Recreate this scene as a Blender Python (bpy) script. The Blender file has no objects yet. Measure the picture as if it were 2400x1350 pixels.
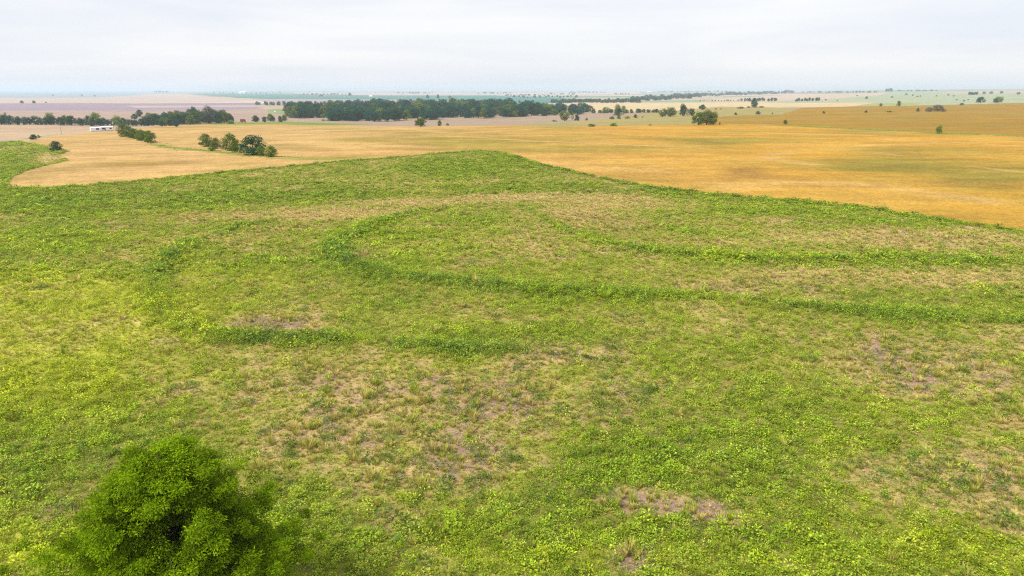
import bpy, math, random
import numpy as np

# ------------------------------------------------------------------ camera, sky, sun, exposure
scene = bpy.context.scene
COL = scene.collection
F, CU, CV, VH, H = 1600.0, 1200.0, 675.0, 211.0, 30.0      # focal length and centre in photo pixels, horizon row, camera height in metres
PITCH = math.atan((CV - VH) / F)
cam_data = bpy.data.cameras.new('camera')
cam_data.sensor_width = 36.0
cam_data.lens = 36.0 * F / 2400.0
cam_data.clip_start, cam_data.clip_end = 0.5, 150000.0
cam = bpy.data.objects.new('camera', cam_data)
COL.objects.link(cam)
cam.location = (0, 0, H)
cam.rotation_euler = (math.pi / 2 - PITCH, 0, 0)
scene.camera = cam

SUN_DIR = (-0.50, -0.35, 0.79)
SUN_EL = math.asin(SUN_DIR[2] / math.sqrt(sum(c * c for c in SUN_DIR)))
SUN_AZ = math.atan2(SUN_DIR[0], SUN_DIR[1])
world = bpy.data.worlds.new('World')
scene.world = world
world.use_nodes = True
wn, wl = world.node_tree.nodes, world.node_tree.links
wn.clear()
out = wn.new('ShaderNodeOutputWorld')
sky = wn.new('ShaderNodeTexSky')
sky.sky_type = 'NISHITA'
sky.sun_disc = False
sky.sun_elevation = SUN_EL
sky.sun_rotation = SUN_AZ % (2 * math.pi)
bg_sky = wn.new('ShaderNodeBackground'); bg_sky.inputs[1].default_value = 0.06
wl.new(sky.outputs[0], bg_sky.inputs[0])
# closed overcast deck: soft streaky grey and white cloud
tc = wn.new('ShaderNodeTexCoord')
mp = wn.new('ShaderNodeMapping'); mp.inputs['Scale'].default_value = (1.0, 1.0, 9.0)
wl.new(tc.outputs['Generated'], mp.inputs[0])
nz = wn.new('ShaderNodeTexNoise'); nz.inputs['Scale'].default_value = 2.1
nz.inputs['Detail'].default_value = 5.0; nz.inputs['Roughness'].default_value = 0.5; nz.inputs['Distortion'].default_value = 0.4
wl.new(mp.outputs[0], nz.inputs[0])
cr = wn.new('ShaderNodeValToRGB')
cr.color_ramp.elements[0].position, cr.color_ramp.elements[0].color = 0.34, (0.83, 0.865, 0.95, 1)
cr.color_ramp.elements[1].position, cr.color_ramp.elements[1].color = 0.64, (0.99, 0.99, 1.0, 1)
wl.new(nz.outputs[0], cr.inputs[0])
bg_cloud = wn.new('ShaderNodeBackground'); bg_cloud.inputs[1].default_value = 0.333
wl.new(cr.outputs[0], bg_cloud.inputs[0])
mx = wn.new('ShaderNodeMixShader'); mx.inputs[0].default_value = 0.93
wl.new(bg_sky.outputs[0], mx.inputs[1]); wl.new(bg_cloud.outputs[0], mx.inputs[2])
wl.new(mx.outputs[0], out.inputs[0])

sun_data = bpy.data.lights.new('sun', 'SUN')
sun_data.energy, sun_data.angle, sun_data.color = 1.5, math.radians(16), (1.0, 0.96, 0.9)
sun = bpy.data.objects.new('sun', sun_data)
COL.objects.link(sun)
from mathutils import Vector
sun.rotation_euler = Vector(SUN_DIR).to_track_quat('Z', 'Y').to_euler()
scene.view_settings.view_transform = 'Standard'
scene.view_settings.look = 'None'
scene.view_settings.exposure = 1.60
scene.view_settings.gamma = 1.0
scene.render.engine = 'CYCLES'
scene.cycles.max_bounces = 6
scene.cycles.transparent_max_bounces = 4
scene.cycles.volume_bounces = 1
scene.cycles.use_denoising = False      # keep the fine leaf texture
scene.cycles.filter_width = 1.15
scene.cycles.adaptive_threshold = 0.004

R = np.random.default_rng(7)
random.seed(7)

# ------------------------------------------------------------------ maths helpers
def lin(c):
    c = np.asarray(c, float) / 255.0
    return np.where(c <= 0.04045, c / 12.92, ((c + 0.055) / 1.055) ** 2.4)

def hash2(ix, iy, seed):
    h = (ix.astype(np.int64) * 374761393 + iy.astype(np.int64) * 668265263 + seed * 1442695041) & 0x7fffffff
    h = ((h ^ (h >> 13)) * 1274126177) & 0x7fffffff
    return ((h ^ (h >> 16)) & 0xffff) / 65535.0

def vnoise(x, y, s, seed=0):
    x = x / s; y = y / s
    ix, iy = np.floor(x), np.floor(y)
    fx, fy = x - ix, y - iy
    fx = fx * fx * (3 - 2 * fx); fy = fy * fy * (3 - 2 * fy)
    a, b = hash2(ix, iy, seed), hash2(ix + 1, iy, seed)
    c, d = hash2(ix, iy + 1, seed), hash2(ix + 1, iy + 1, seed)
    return (a * (1 - fx) + b * fx) * (1 - fy) + (c * (1 - fx) + d * fx) * fy

def fbm(x, y, s, seed=0, octaves=4):
    t, a, n = 0.0, 0.5, 0.0
    for k in range(octaves):
        ang = 0.7 * k + 0.3
        t = t + a * vnoise(x * math.cos(ang) - y * math.sin(ang), x * math.sin(ang) + y * math.cos(ang), s / 2 ** k, seed + k * 17)
        n += a; a *= 0.55
    return t / n

def sstep(a, b, x):
    t = np.clip((x - a) / (b - a), 0, 1)
    return t * t * (3 - 2 * t)

CP, SP = math.cos(PITCH), math.sin(PITCH)
def ray(u, v):
    X = (np.asarray(u, float) - CU) / F; Y = (np.asarray(v, float) - CV) / F
    d = np.stack([X + 0 * Y, CP - Y * SP + 0 * X, -SP - Y * CP + 0 * X], -1)
    return d / np.hypot(d[..., 0], d[..., 1])[..., None]      # unit length on the ground plan

# ------------------------------------------------------------------ lie of the land
DT = np.array([20, 200, 350, 480, 600, 720, 820, 950, 1300, 1700, 2500, 4000, 7000, 15000, 60000], float)
UT = np.array([-900, 0, 300, 600, 1000, 1400, 1700, 2000, 2400, 3300], float)
ZT = np.array([
    [0, 0, -1.0, -3.0, -5.5, -7.5, -9.0, -11, -12, -12, -12, -12, -10, -5, 0],
    [0, 0, -1.0, -3.0, -5.5, -7.5, -9.0, -11, -12, -12, -12, -12, -10, -5, 0],
    [0, 0, -0.2, -2.0, -4.2, -6.5, -8.5, -11, -13, -13, -13, -12, -10, -5, 0],
    [0, 0, 0.4, -0.4, -1.0, -3.5, -9.0, -13, -14, -14, -14, -14, -13, -8, 0],
    [0, 0, 1.2, 0.6, 0.2, -4.5, -10.0, -14, -15, -15, -15, -15, -15, -10, 0],
    [0, 0, 1.0, 0.5, 0.2, -2.5, -5.0, -9, -13, -15, -15, -15, -15, -10, 0],
    [0, 0, 0.5, 0.2, 0.0, -0.6, -0.8, -1.5, -4, -7, -8, -8, -8, -2, 5],
    [0, 0, 0.2, 0.0, 0.0, 0.3, 0.5, 0.8, 1.0, 1, 3, 6, 13, 26, 30],
    [0, 0, 0.2, 0.2, 0.5, 0.8, 1.1, 1.6, 2.5, 4, 8, 17, 36, 50, 60],
    [0, 0, 0.2, 0.2, 0.5, 0.8, 1.1, 1.6, 2.5, 4, 8, 17, 36, 50, 60]], float)
NA, ND = 160, 320
AZT = np.arctan2(*ray(UT, VH + 0 * UT)[:, :2].T)
A0, A1, L0, L1 = AZT[0], AZT[-1], math.log(20.0), math.log(60000.0)
def gauss(arr, s, axis):
    k = np.arange(-3 * s, 3 * s + 1); w = np.exp(-0.5 * (k / s) ** 2); w /= w.sum()
    pad = [(0, 0), (0, 0)]; pad[axis] = (3 * s, 3 * s)
    p = np.pad(arr, pad, mode='edge')
    return np.apply_along_axis(lambda m: np.convolve(m, w, 'valid'), axis, p)
ag = np.linspace(A0, A1, NA); lg = np.linspace(L0, L1, ND)
tmp = np.array([np.interp(lg, np.log(DT), row) for row in ZT])
tab = np.array([np.interp(ag, AZT, tmp[:, j]) for j in range(ND)]).T
tab = gauss(gauss(tab, 6, 0), 4, 1)

def base_height(x, y):
    d = np.hypot(x, y)
    a = np.clip((np.arctan2(x, y) - A0) / (A1 - A0) * (NA - 1), 0, NA - 1.001)
    l = np.clip((np.log(np.maximum(d, 20)) - L0) / (L1 - L0) * (ND - 1), 0, ND - 1.001)
    i, j = a.astype(int), l.astype(int); fa, fl = a - i, l - j
    z = (tab[i, j] * (1 - fa) + tab[i + 1, j] * fa) * (1 - fl) + (tab[i, j + 1] * (1 - fa) + tab[i + 1, j + 1] * fa) * fl
    z = z + (fbm(x, y, 60, 3, 3) - 0.5) * 1.1 * sstep(20, 90, d)
    z = z + (fbm(x, y, 420, 9, 3) - 0.5) * 2.6 * sstep(300, 1400, d)
    z = z + (fbm(x, y, 2600, 21, 3) - 0.5) * 13.0 * sstep(1800, 6000, d)
    return z

TT = np.exp(np.linspace(math.log(24), math.log(58000), 800))
def ground_hit(u, v, hfun=base_height):
    """first point where the line of sight of a photo pixel meets the land"""
    u = np.atleast_1d(np.asarray(u, float)); v = np.atleast_1d(np.asarray(v, float))
    d = ray(u, v)
    out = np.zeros((len(u), 2))
    for k in range(len(u)):
        x, y = d[k, 0] * TT, d[k, 1] * TT
        below = (H + d[k, 2] * TT) < hfun(x, y)
        i = int(np.argmax(below)) if below.any() else len(TT) - 1
        if below.any() and i > 0:
            t0, t1 = TT[i - 1], TT[i]
            for _ in range(12):
                tm = 0.5 * (t0 + t1)
                if H + d[k, 2] * tm < hfun(np.array([d[k, 0] * tm]), np.array([d[k, 1] * tm]))[0]: t1 = tm
                else: t0 = tm
            out[k] = d[k, 0] * t1, d[k, 1] * t1
        else:
            out[k] = d[k, 0] * TT[i], d[k, 1] * TT[i]
    return out

def line_w(px):
    p = np.array(px, float)
    return ground_hit(p[:, 0], p[:, 1])

def smooth_line(p, n=14):
    p = np.asarray(p); q = [p[0]]
    e = np.vstack([2 * p[0] - p[1], p, 2 * p[-1] - p[-2]])
    for i in range(1, len(e) - 2):
        for t in np.linspace(0, 1, n + 1)[1:]:
            q.append(0.5 * ((2 * e[i]) + (-e[i - 1] + e[i + 1]) * t + (2 * e[i - 1] - 5 * e[i] + 4 * e[i + 1] - e[i + 2]) * t * t
                     + (-e[i - 1] + 3 * e[i] - 3 * e[i + 1] + e[i + 2]) * t ** 3))
    return np.array(q)

def dist_line(x, y, p, reach=None):
    if reach is not None:         # only points within reach of a stretch of the line are measured
        best = np.full(x.shape, 1e9)
        for k in range(0, len(p) - 1, 8):
            c = p[k:k + 9]; lo, hi = c.min(0) - reach, c.max(0) + reach
            m = np.flatnonzero((x > lo[0]) & (x < hi[0]) & (y > lo[1]) & (y < hi[1]))
            if m.size: best[m] = np.minimum(best[m], dist_line(x[m], y[m], c))
        return best
    best = np.full(x.shape, 1e9)
    for a, b in zip(p[:-1], p[1:]):
        ab = b - a; L = max(ab @ ab, 1e-9)
        t = np.clip(((x - a[0]) * ab[0] + (y - a[1]) * ab[1]) / L, 0, 1)
        best = np.minimum(best, np.hypot(x - a[0] - t * ab[0], y - a[1] - t * ab[1]))
    return best

def inside(x, y, p):
    r = np.zeros(x.shape, bool)
    for a, b in zip(p, np.roll(p, -1, 0)):
        c = ((a[1] > y) != (b[1] > y))
        with np.errstate(divide='ignore', invalid='ignore'):
            xi = (b[0] - a[0]) * (y - a[1]) / (b[1] - a[1] + 1e-12) + a[0]
        r ^= c & (x < xi)
    return r

class Blob:
    """soft oval patch on the ground, laid out from a place in the photo"""
    def __init__(s, u, v, ru, rv, amt):
        c = ground_hit([u, u - ru, u + ru, u, u], [v, v, v, v - rv, v + rv])
        s.c, s.amt = c[0], amt
        s.ax = (c[2] - c[1]) / 2; s.ay = (c[3] - c[4]) / 2
        s.M = np.linalg.inv(np.array([s.ax, s.ay]).T)
    def __call__(s, x, y):
        e = 2.2 * (np.abs(s.ax) + np.abs(s.ay))
        m = np.flatnonzero((np.abs(x - s.c[0]) < e[0]) & (np.abs(y - s.c[1]) < e[1]))
        out = np.zeros(x.shape); x, y = x[m], y[m]
        p = s.M[0, 0] * (x - s.c[0]) + s.M[0, 1] * (y - s.c[1]); q = s.M[1, 0] * (x - s.c[0]) + s.M[1, 1] * (y - s.c[1])
        out[m] = s.amt * np.exp(-1.1 * (p * p + q * q))
        return out
def blobs(lst): return [Blob(*b) for b in lst]
def total(bl, x, y):
    t = 0 * x
    for b in bl: t = t + b(x, y)
    return t

# contour terraces of the near field: low curved ridges with rank growth
TERR = [smooth_line(line_w(p), 8) for p in (
    [(650, 516), (560, 535), (470, 560), (410, 592), (372, 640), (356, 690), (372, 738), (440, 775), (530, 793), (660, 798), (800, 806), (950, 816), (1120, 826), (1290, 824), (1420, 815)],
    [(1050, 488), (930, 510), (835, 545), (788, 575), (805, 607), (860, 635), (950, 655), (1080, 666), (1250, 684), (1400, 689), (1600, 700), (1750, 712), (1900, 725), (2050, 740), (2200, 749), (2460, 766), (2700, 782)],
    [(1225, 486), (1270, 510), (1340, 548), (1430, 574), (1560, 595), (1750, 607), (1900, 610), (2150, 611), (2460, 619), (2700, 627)],
    [(1520, 527), (1640, 546), (1780, 562)])]
TERR_W = [2.0, 2.3, 2.0, 1.4]
def height(x, y):
    z = base_height(x, y)
    d = np.hypot(x, y)
    near = (d < 330) & (y > 0)
    if near.any():
        xn, yn = x[near], y[near]
        add = 0 * xn
        for p, w in zip(TERR[:3], TERR_W):
            add = np.maximum(add, 0.45 * np.exp(-(dist_line(xn, yn, p, 14.0) / (w * 1.3)) ** 2))
        z = z.copy(); z[near] += add
    return z
def gz(x, y): return float(height(np.array([float(x)]), np.array([float(y)]))[0])

# ------------------------------------------------------------------ what grows where
GOLD_EDGE = [(14, 441), (120, 440), (210, 433), (300, 426), (420, 414), (640, 393), (800, 378), (1000, 362), (1085, 356), (1125, 353), (1172, 357), (1225, 371), (1290, 390), (1400, 414), (1540, 440), (1730, 460), (1900, 471), (2080, 494), (2250, 520), (2430, 548)]
FENCE_LINE = [(2450, 322), (2330, 317), (2200, 311), (2050, 304), (1900, 297), (1815, 292)]
GOLD_FAR = [(1700, 291), (1500, 294), (1380, 296), (1290, 297), (1200, 293.5), (1080, 295), (985, 297), (900, 296), (800, 292), (700, 288), (600, 287), (500, 288), (400, 294), (300, 303), (200, 312), (120, 321), (52, 332)]
GOLD_LEFT = [(90, 339), (122, 343), (150, 350), (158, 356), (140, 362), (142, 370), (164, 375), (150, 379), (100, 390), (62, 400), (27, 417)]
ge, fl, gf, gl = line_w(GOLD_EDGE), line_w(FENCE_LINE), line_w(GOLD_FAR), line_w(GOLD_LEFT)
GOLD = np.vstack([ge, fl, gf, gl])
gold_edge_line = smooth_line(ge, 6)

tan = lambda *c: np.array(c, float)
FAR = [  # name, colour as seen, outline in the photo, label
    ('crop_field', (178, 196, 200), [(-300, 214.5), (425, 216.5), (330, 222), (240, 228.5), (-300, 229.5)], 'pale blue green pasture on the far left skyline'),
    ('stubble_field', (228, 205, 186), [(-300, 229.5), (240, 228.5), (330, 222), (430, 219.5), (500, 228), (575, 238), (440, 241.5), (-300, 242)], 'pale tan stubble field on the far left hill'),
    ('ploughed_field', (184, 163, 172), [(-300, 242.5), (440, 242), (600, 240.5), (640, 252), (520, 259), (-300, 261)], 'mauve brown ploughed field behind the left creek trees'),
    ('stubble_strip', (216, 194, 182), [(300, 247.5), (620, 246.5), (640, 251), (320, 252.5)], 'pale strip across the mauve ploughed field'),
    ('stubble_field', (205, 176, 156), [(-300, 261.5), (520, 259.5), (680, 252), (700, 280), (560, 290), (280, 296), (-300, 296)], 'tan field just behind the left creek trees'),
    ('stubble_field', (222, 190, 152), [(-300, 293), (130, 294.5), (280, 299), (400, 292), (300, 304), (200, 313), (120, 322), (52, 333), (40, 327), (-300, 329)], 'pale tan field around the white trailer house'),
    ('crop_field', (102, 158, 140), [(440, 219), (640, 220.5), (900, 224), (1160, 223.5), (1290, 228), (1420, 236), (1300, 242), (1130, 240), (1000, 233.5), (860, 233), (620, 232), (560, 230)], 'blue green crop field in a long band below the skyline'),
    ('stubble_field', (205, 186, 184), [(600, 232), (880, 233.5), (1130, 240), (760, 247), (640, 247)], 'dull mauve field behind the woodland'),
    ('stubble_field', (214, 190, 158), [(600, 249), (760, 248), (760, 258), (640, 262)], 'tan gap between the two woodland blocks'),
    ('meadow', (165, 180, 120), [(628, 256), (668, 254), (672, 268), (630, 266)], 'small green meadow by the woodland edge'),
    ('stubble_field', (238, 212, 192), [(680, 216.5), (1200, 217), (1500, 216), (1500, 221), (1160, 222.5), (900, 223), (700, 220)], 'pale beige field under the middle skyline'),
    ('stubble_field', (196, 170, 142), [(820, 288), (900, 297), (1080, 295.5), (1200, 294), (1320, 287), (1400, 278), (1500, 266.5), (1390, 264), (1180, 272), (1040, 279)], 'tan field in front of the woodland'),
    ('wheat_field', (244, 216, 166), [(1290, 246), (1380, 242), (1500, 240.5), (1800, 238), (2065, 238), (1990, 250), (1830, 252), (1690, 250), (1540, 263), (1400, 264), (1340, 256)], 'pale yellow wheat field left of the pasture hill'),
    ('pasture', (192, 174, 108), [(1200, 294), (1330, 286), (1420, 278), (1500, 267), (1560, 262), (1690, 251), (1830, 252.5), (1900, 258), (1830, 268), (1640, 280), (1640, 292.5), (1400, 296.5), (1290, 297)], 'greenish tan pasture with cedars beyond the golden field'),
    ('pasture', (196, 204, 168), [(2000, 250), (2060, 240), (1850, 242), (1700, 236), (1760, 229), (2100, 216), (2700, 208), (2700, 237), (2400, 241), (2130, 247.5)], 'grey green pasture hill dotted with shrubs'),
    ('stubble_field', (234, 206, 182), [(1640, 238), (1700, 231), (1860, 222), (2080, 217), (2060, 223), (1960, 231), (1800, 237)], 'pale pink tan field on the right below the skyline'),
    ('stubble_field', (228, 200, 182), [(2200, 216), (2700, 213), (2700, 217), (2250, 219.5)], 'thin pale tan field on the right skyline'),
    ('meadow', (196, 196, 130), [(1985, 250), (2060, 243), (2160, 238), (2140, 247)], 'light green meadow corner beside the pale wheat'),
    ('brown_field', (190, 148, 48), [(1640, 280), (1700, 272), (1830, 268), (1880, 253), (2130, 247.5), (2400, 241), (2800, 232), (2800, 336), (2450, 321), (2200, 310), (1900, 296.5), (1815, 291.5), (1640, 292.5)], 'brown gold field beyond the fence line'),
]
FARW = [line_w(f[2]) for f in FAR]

lush = blobs([(120, 850, 260, 80, .12), (500, 460, 700, 45, .35), (1150, 390, 200, 25, .45), (300, 480, 300, 25, .3), (1450, 455, 170, 14, .4), (2200, 520, 260, 14, .5), (1750, 500, 120, 10, .3),
    (60, 420, 110, 60, .35), (1000, 570, 160, 40, .25), (1350, 700, 260, 20, .3), (1700, 690, 160, 20, .3), (1250, 1290, 900, 95, .75), (640, 1230, 170, 90, .5), (2100, 1310, 400, 70, .6),
    (1300, 780, 220, 40, .35), (1150, 790, 160, 30, .4), (820, 790, 150, 22, .45), (150, 960, 260, 120, .35), (60, 1280, 150, 90, .5), (1600, 1080, 260, 70, .45), (2250, 950, 160, 60, .3), (1380, 1120, 140, 50, .3), (1900, 930, 200, 45, .25), (700, 1150, 180, 40, .25), (550, 590, 260, 50, .1)])
bare = blobs([(660, 760, 130, 22, .7), (540, 568, 70, 10, .6), (1340, 510, 90, 20, .45), (1840, 546, 26, 4, 1.0), (1325, 606, 45, 7, .6), (1080, 630, 70, 10, .5), (1000, 530, 90, 8, .2),
    (1130, 920, 320, 55, .45), (740, 1020, 130, 55, .75), (1150, 1080, 180, 60, .35), (960, 990, 180, 60, .3), (1000, 1110, 140, 45, .35), (1250, 960, 100, 40, .4), (1430, 970, 110, 45, .5), (1480, 1175, 95, 32, 1.9), (1490, 1312, 65, 32, 2.0), (1670, 1205, 90, 40, 1.7), (1590, 1185, 60, 20, .8),
    (2100, 850, 330, 60, .55), (2110, 852, 30, 12, .7), (2250, 1110, 200, 60, .65), (2000, 1090, 110, 50, .5), (2350, 890, 90, 35, .4), (1800, 770, 200, 25, .3), (120, 1208, 130, 26, .75), (1830, 670, 260, 25, .3), (2250, 660, 200, 30, .35), (2100, 560, 260, 25, .35),
    (345, 680, 22, 45, .4), (1700, 590, 100, 12, .2), (1300, 840, 130, 15, .5), (630, 812, 30, 10, .5), (1660, 520, 160, 10, .2), (1160, 380, 60, 8, .2), (1240, 395, 90, 8, .25), (1700, 1090, 90, 60, .3), (2300, 1000, 70, 30, .3), (470, 1000, 90, 30, .2), (1950, 810, 480, 110, .22), (1500, 900, 300, 60, .15), (700, 900, 300, 60, .15)])
pale = blobs([(820, 497, 240, 13, .8), (1000, 476, 240, 9, .8), (1260, 462, 260, 9, .7), (700, 512, 160, 9, .5), (1330, 500, 120, 20, .35), (1960, 560, 300, 22, .4), (110, 372, 28, 14, .7), (2300, 650, 220, 20, .35), (1900, 640, 300, 18, .35), (500, 505, 120, 9, .35), (1450, 480, 160, 12, .3)])
yel = blobs([(60, 690, 280, 55, 2.2), (150, 780, 260, 80, 1.0), (100, 880, 220, 60, .5), (0, 650, 160, 30, .5), (110, 900, 190, 80, .55), (450, 640, 60, 60, .5), (620, 650, 90, 30, .6), (480, 740, 120, 40, .5), (980, 590, 120, 30, .3), (60, 1280, 120, 70, .9), (2250, 1290, 300, 50, .55), (1500, 1310, 500, 35, .3), (900, 800, 120, 15, .35), (1700, 605, 200, 10, .4), (1740, 545, 180, 25, .25), (300, 560, 160, 30, .25), (1300, 930, 300, 60, .15), (2100, 960, 200, 50, .2), (1950, 600, 200, 8, .3)])
dark = blobs([(350, 460, 420, 22, .35), (220, 530, 200, 18, .45), (820, 600, 80, 40, .5), (420, 670, 70, 70, .35), (1250, 822, 200, 14, .5), (700, 800, 100, 10, .3), (2150, 1080, 220, 70, .35), (800, 1250, 300, 50, .2), (1500, 590, 160, 10, .35), (950, 420, 300, 16, .3), (1150, 870, 220, 40, .2), (1100, 960, 160, 50, .25), (560, 1130, 200, 60, .25), (1500, 450, 120, 8, .4), (30, 600, 120, 30, .2)])
def veg(x, y):
    """lush, bare, pale straw, yellow, dark and terrace weights of the near field at ground points"""
    d = np.hypot(x, y)
    te = 0 * x
    wob = 0.6 + 0.9 * fbm(x, y, 9, 71, 3)
    for p, w, amt in zip(TERR, TERR_W, (1.0, 1.0, .62, .45)):
        fade = sstep(-8, 18, np.hypot(x - p[0][0], y - p[0][1])) * (1 if p[-1][0] > 60 else sstep(0, 20, np.hypot(x - p[-1][0], y - p[-1][1])))
        te = np.maximum(te, amt * fade * np.exp(-(dist_line(x, y, p, 22.0) / (w * wob * (0.8 + d / 500))) ** 2))
    te = te * sstep(0.14, 0.46, fbm(x, y, 13, 73, 3))
    de = dist_line(x, y, gold_edge_line, 16.0)
    edge = np.exp(-(de / (1.6 + d / 160)) ** 2)
    n1, n2, n3 = fbm(x, y, 34, 31, 4) - .5, fbm(x, y, 11, 41, 4) - .5, fbm(x, y, 3.5, 51, 3) - .5
    lu = np.clip(.43 + total(lush, x, y) - .6 * total(bare, x, y) - .5 * total(pale, x, y) + .42 * te + .6 * edge + 1.0 * n1 + 1.1 * n2 + .7 * n3, 0, 1)
    ba = np.clip(-.02 + 1.05 * total(bare, x, y) - .35 * total(lush, x, y) - .7 * te - .6 * edge - 1.0 * n1 - 1.3 * n2 - 1.1 * n3, 0, 1)
    pa = np.clip(1.7 * total(pale, x, y) + .5 * n2 + .4 * n3 - .5 * te, 0, 1)
    ye = np.clip(total(yel, x, y) + .7 * (fbm(x, y, 26, 61, 3) - .5) + .5 * n3 + .08, 0, 1)
    dk = np.clip(.8 * total(dark, x, y) + .42 * te + .3 * edge + .6 * (fbm(x, y, 20, 81, 3) - .5) - .4 * ye, 0, 1)
    return lu, ba, pa, ye, dk, te, edge

K = 1.9          # how bright a white sheet lies in this light
ALB = lambda *c: lin(c) / K
NB = lambda *c: lin(c) / 1.5
C_TAN, C_STRAW, C_OLIVE, C_SOIL = NB(210, 172, 134), NB(214, 192, 122), NB(180, 168, 88), NB(158, 132, 116)
C_GAP_SHADE = NB(98, 104, 44)  # ground under lush weeds, darkened to paint in shade between the plants
C_YEL, C_DARK = NB(196, 200, 66), NB(84, 122, 50)
def mixc(a, b, t): return a * (1 - t[:, None]) + b * t[:, None]
def near_ground_col(x, y):
    lu, ba, pa, ye, dk, te, edge = veg(x, y)
    n = x.size
    c = np.tile(C_OLIVE, (n, 1))
    c = mixc(c, C_GAP_SHADE[None], .8 * lu)
    c = mixc(c, C_YEL[None], .75 * ye)
    c = mixc(c, C_DARK[None], .3 * dk)
    c = mixc(c, C_STRAW[None], .75 * pa)
    c = mixc(c, C_TAN[None], .9 * ba)
    c = mixc(c, C_SOIL[None], sstep(.6, .95, ba) * .75)
    return c * (0.78 + .5 * fbm(x, y, 1.6, 5, 3))[:, None]

olive_b = blobs([(1130, 340, 190, 14, .7), (1280, 328, 240, 9, .5), (1480, 346, 200, 12, .6), (1700, 330, 160, 8, .5), (2080, 375, 170, 22, .7), (2200, 395, 240, 20, .7), (2340, 412, 120, 12, .8), (2100, 352, 260, 10, .5), (1900, 330, 260, 7, .6), (820, 305, 120, 5, .5), (900, 325, 200, 9, .4), (1450, 320, 300, 6, .4), (860, 370, 120, 6, .6), (300, 385, 140, 6, .6), (560, 382, 130, 6, .5), (720, 368, 120, 6, .6), (500, 320, 160, 5, .3), (1050, 312, 180, 5, .4), (2250, 440, 160, 14, .4), (1920, 318, 200, 5, .5), (2000, 395, 140, 10, .5)])
brown_b = blobs([(1740, 402, 80, 18, .8), (1640, 424, 140, 8, .6), (1950, 375, 90, 8, .5), (2000, 420, 200, 10, .4), (1350, 372, 60, 6, .6), (1860, 412, 120, 8, .5), (420, 382, 160, 5, .5), (280, 388, 90, 5, .4), (2150, 430, 180, 8, .4), (980, 350, 90, 4, .5), (700, 350, 120, 6, .3)])
bright_b = blobs([(1950, 435, 200, 14, .6), (1550, 425, 160, 12, .5), (2200, 470, 260, 22, .7), (1850, 350, 160, 6, .5), (2300, 330, 140, 6, .5), (1400, 395, 130, 10, .5), (1750, 375, 120, 10, .6), (2050, 340, 130, 5, .5)])
GREENSTRIP = [(smooth_line(line_w(p), 6), w, a) for p, w, a in (
    ([(356, 337), (400, 346), (470, 352), (530, 358), (600, 365), (700, 369)], 3.2, .9),
    ([(560, 290.5), (620, 289), (700, 289), (790, 293)], 34.0, 1.4),
    ([(2450, 322.5), (2200, 311.3), (2000, 302), (1815, 292.8)], 6.0, 1.0),
    ([(640, 372), (720, 373), (830, 374), (940, 368)], 3.0, .6),
    ([(60, 326), (100, 319), (145, 315)], 3.0, .8))]
PALESTRIP = [(smooth_line(line_w(p), 6), w, a) for p, w, a in (
    ([(1000, 318), (1150, 324), (1300, 332), (1480, 340), (1640, 347)], 3.5, .8),
    ([(1560, 307), (1750, 311), (1900, 314), (2080, 319)], 4, .7),
    ([(2050, 360), (2110, 364)], 2.5, .6), ([(2280, 390), (2400, 404)], 2.5, .6),
    ([(250, 404), (480, 396), (700, 380), (860, 372), (1080, 357)], 4, .7),
    ([(420, 332), (520, 319), (640, 313), (760, 317)], 7, .8), ([(380, 319), (470, 306), (560, 300)], 8, .7), ([(620, 319), (700, 331), (820, 346)], 6, .7), ([(100, 352), (250, 346), (420, 354)], 6, .7),
    ([(760, 333), (900, 341), (1010, 346)], 5, .7), ([(160, 331), (290, 318)], 8, .6), ([(180, 365), (330, 372), (520, 372)], 5, .6), ([(60, 425), (240, 418), (420, 405)], 4, .6), ([(1250, 375), (1400, 392), (1560, 402)], 5, .5), ([(1700, 440), (1850, 430), (2050, 436), (2300, 470)], 6, .6), ([(1850, 355), (1800, 370), (1900, 385)], 6, .5),
    ([(800, 292), (1000, 307), (1130, 309), (1250, 302)], 6, .5), ([(2090, 327), (2250, 334), (2450, 345)], 5, .6), ([(1800, 345), (2000, 342), (2200, 335)], 4, .5))]
g_strip = lambda x, y: sum(a * np.exp(-(dist_line(x, y, p, 2.2 * w + 4) / w) ** 2) for p, w, a in GREENSTRIP)
def gold_col(x, y):
    d = np.hypot(x, y)
    right = sstep(-160, 160, x)
    c = mixc(ALB(236, 192, 122)[None] + 0 * x[:, None], ALB(236, 180, 66)[None], right)
    n1 = fbm(x, y, 70, 101, 5); n2 = fbm(x * .6 + y * .2, y, 24, 111, 4)
    ol = np.clip(1.25 * total(olive_b, x, y) + 1.9 * (n1 - .52) + 1.2 * (n2 - .5), 0, 1)
    br = np.clip(1.2 * total(brown_b, x, y) + 1.4 * (fbm(x, y, 45, 121, 4) - .6), 0, 1)
    bt = np.clip(total(bright_b, x, y) + 1.6 * (fbm(x, y, 30, 131, 4) - .55), 0, 1)
    c = mixc(c, ALB(174, 158, 62)[None], .9 * ol)
    c = mixc(c, ALB(172, 130, 68)[None], .95 * br)
    c = mixc(c, ALB(248, 204, 100)[None], .6 * bt)
    pl = np.clip(sum(a * np.exp(-(dist_line(x, y, p, 20.0) / w) ** 2) for p, w, a in PALESTRIP) * (.5 + n2), 0, 1)
    c = mixc(c, ALB(246, 202, 126)[None], pl)
    # drill rows of the crop follow the contour
    gs = np.clip(g_strip(x, y) * (.6 + .8 * n2), 0, 1)
    c = mixc(c, ALB(150, 172, 62)[None], gs)
    st_ = fbm(x * .22 + y * .08, y, 9, 143, 4)
    return c * (.52 + .30 * fbm(x, y, 4, 141, 3) + .60 * st_)[:, None]
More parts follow.
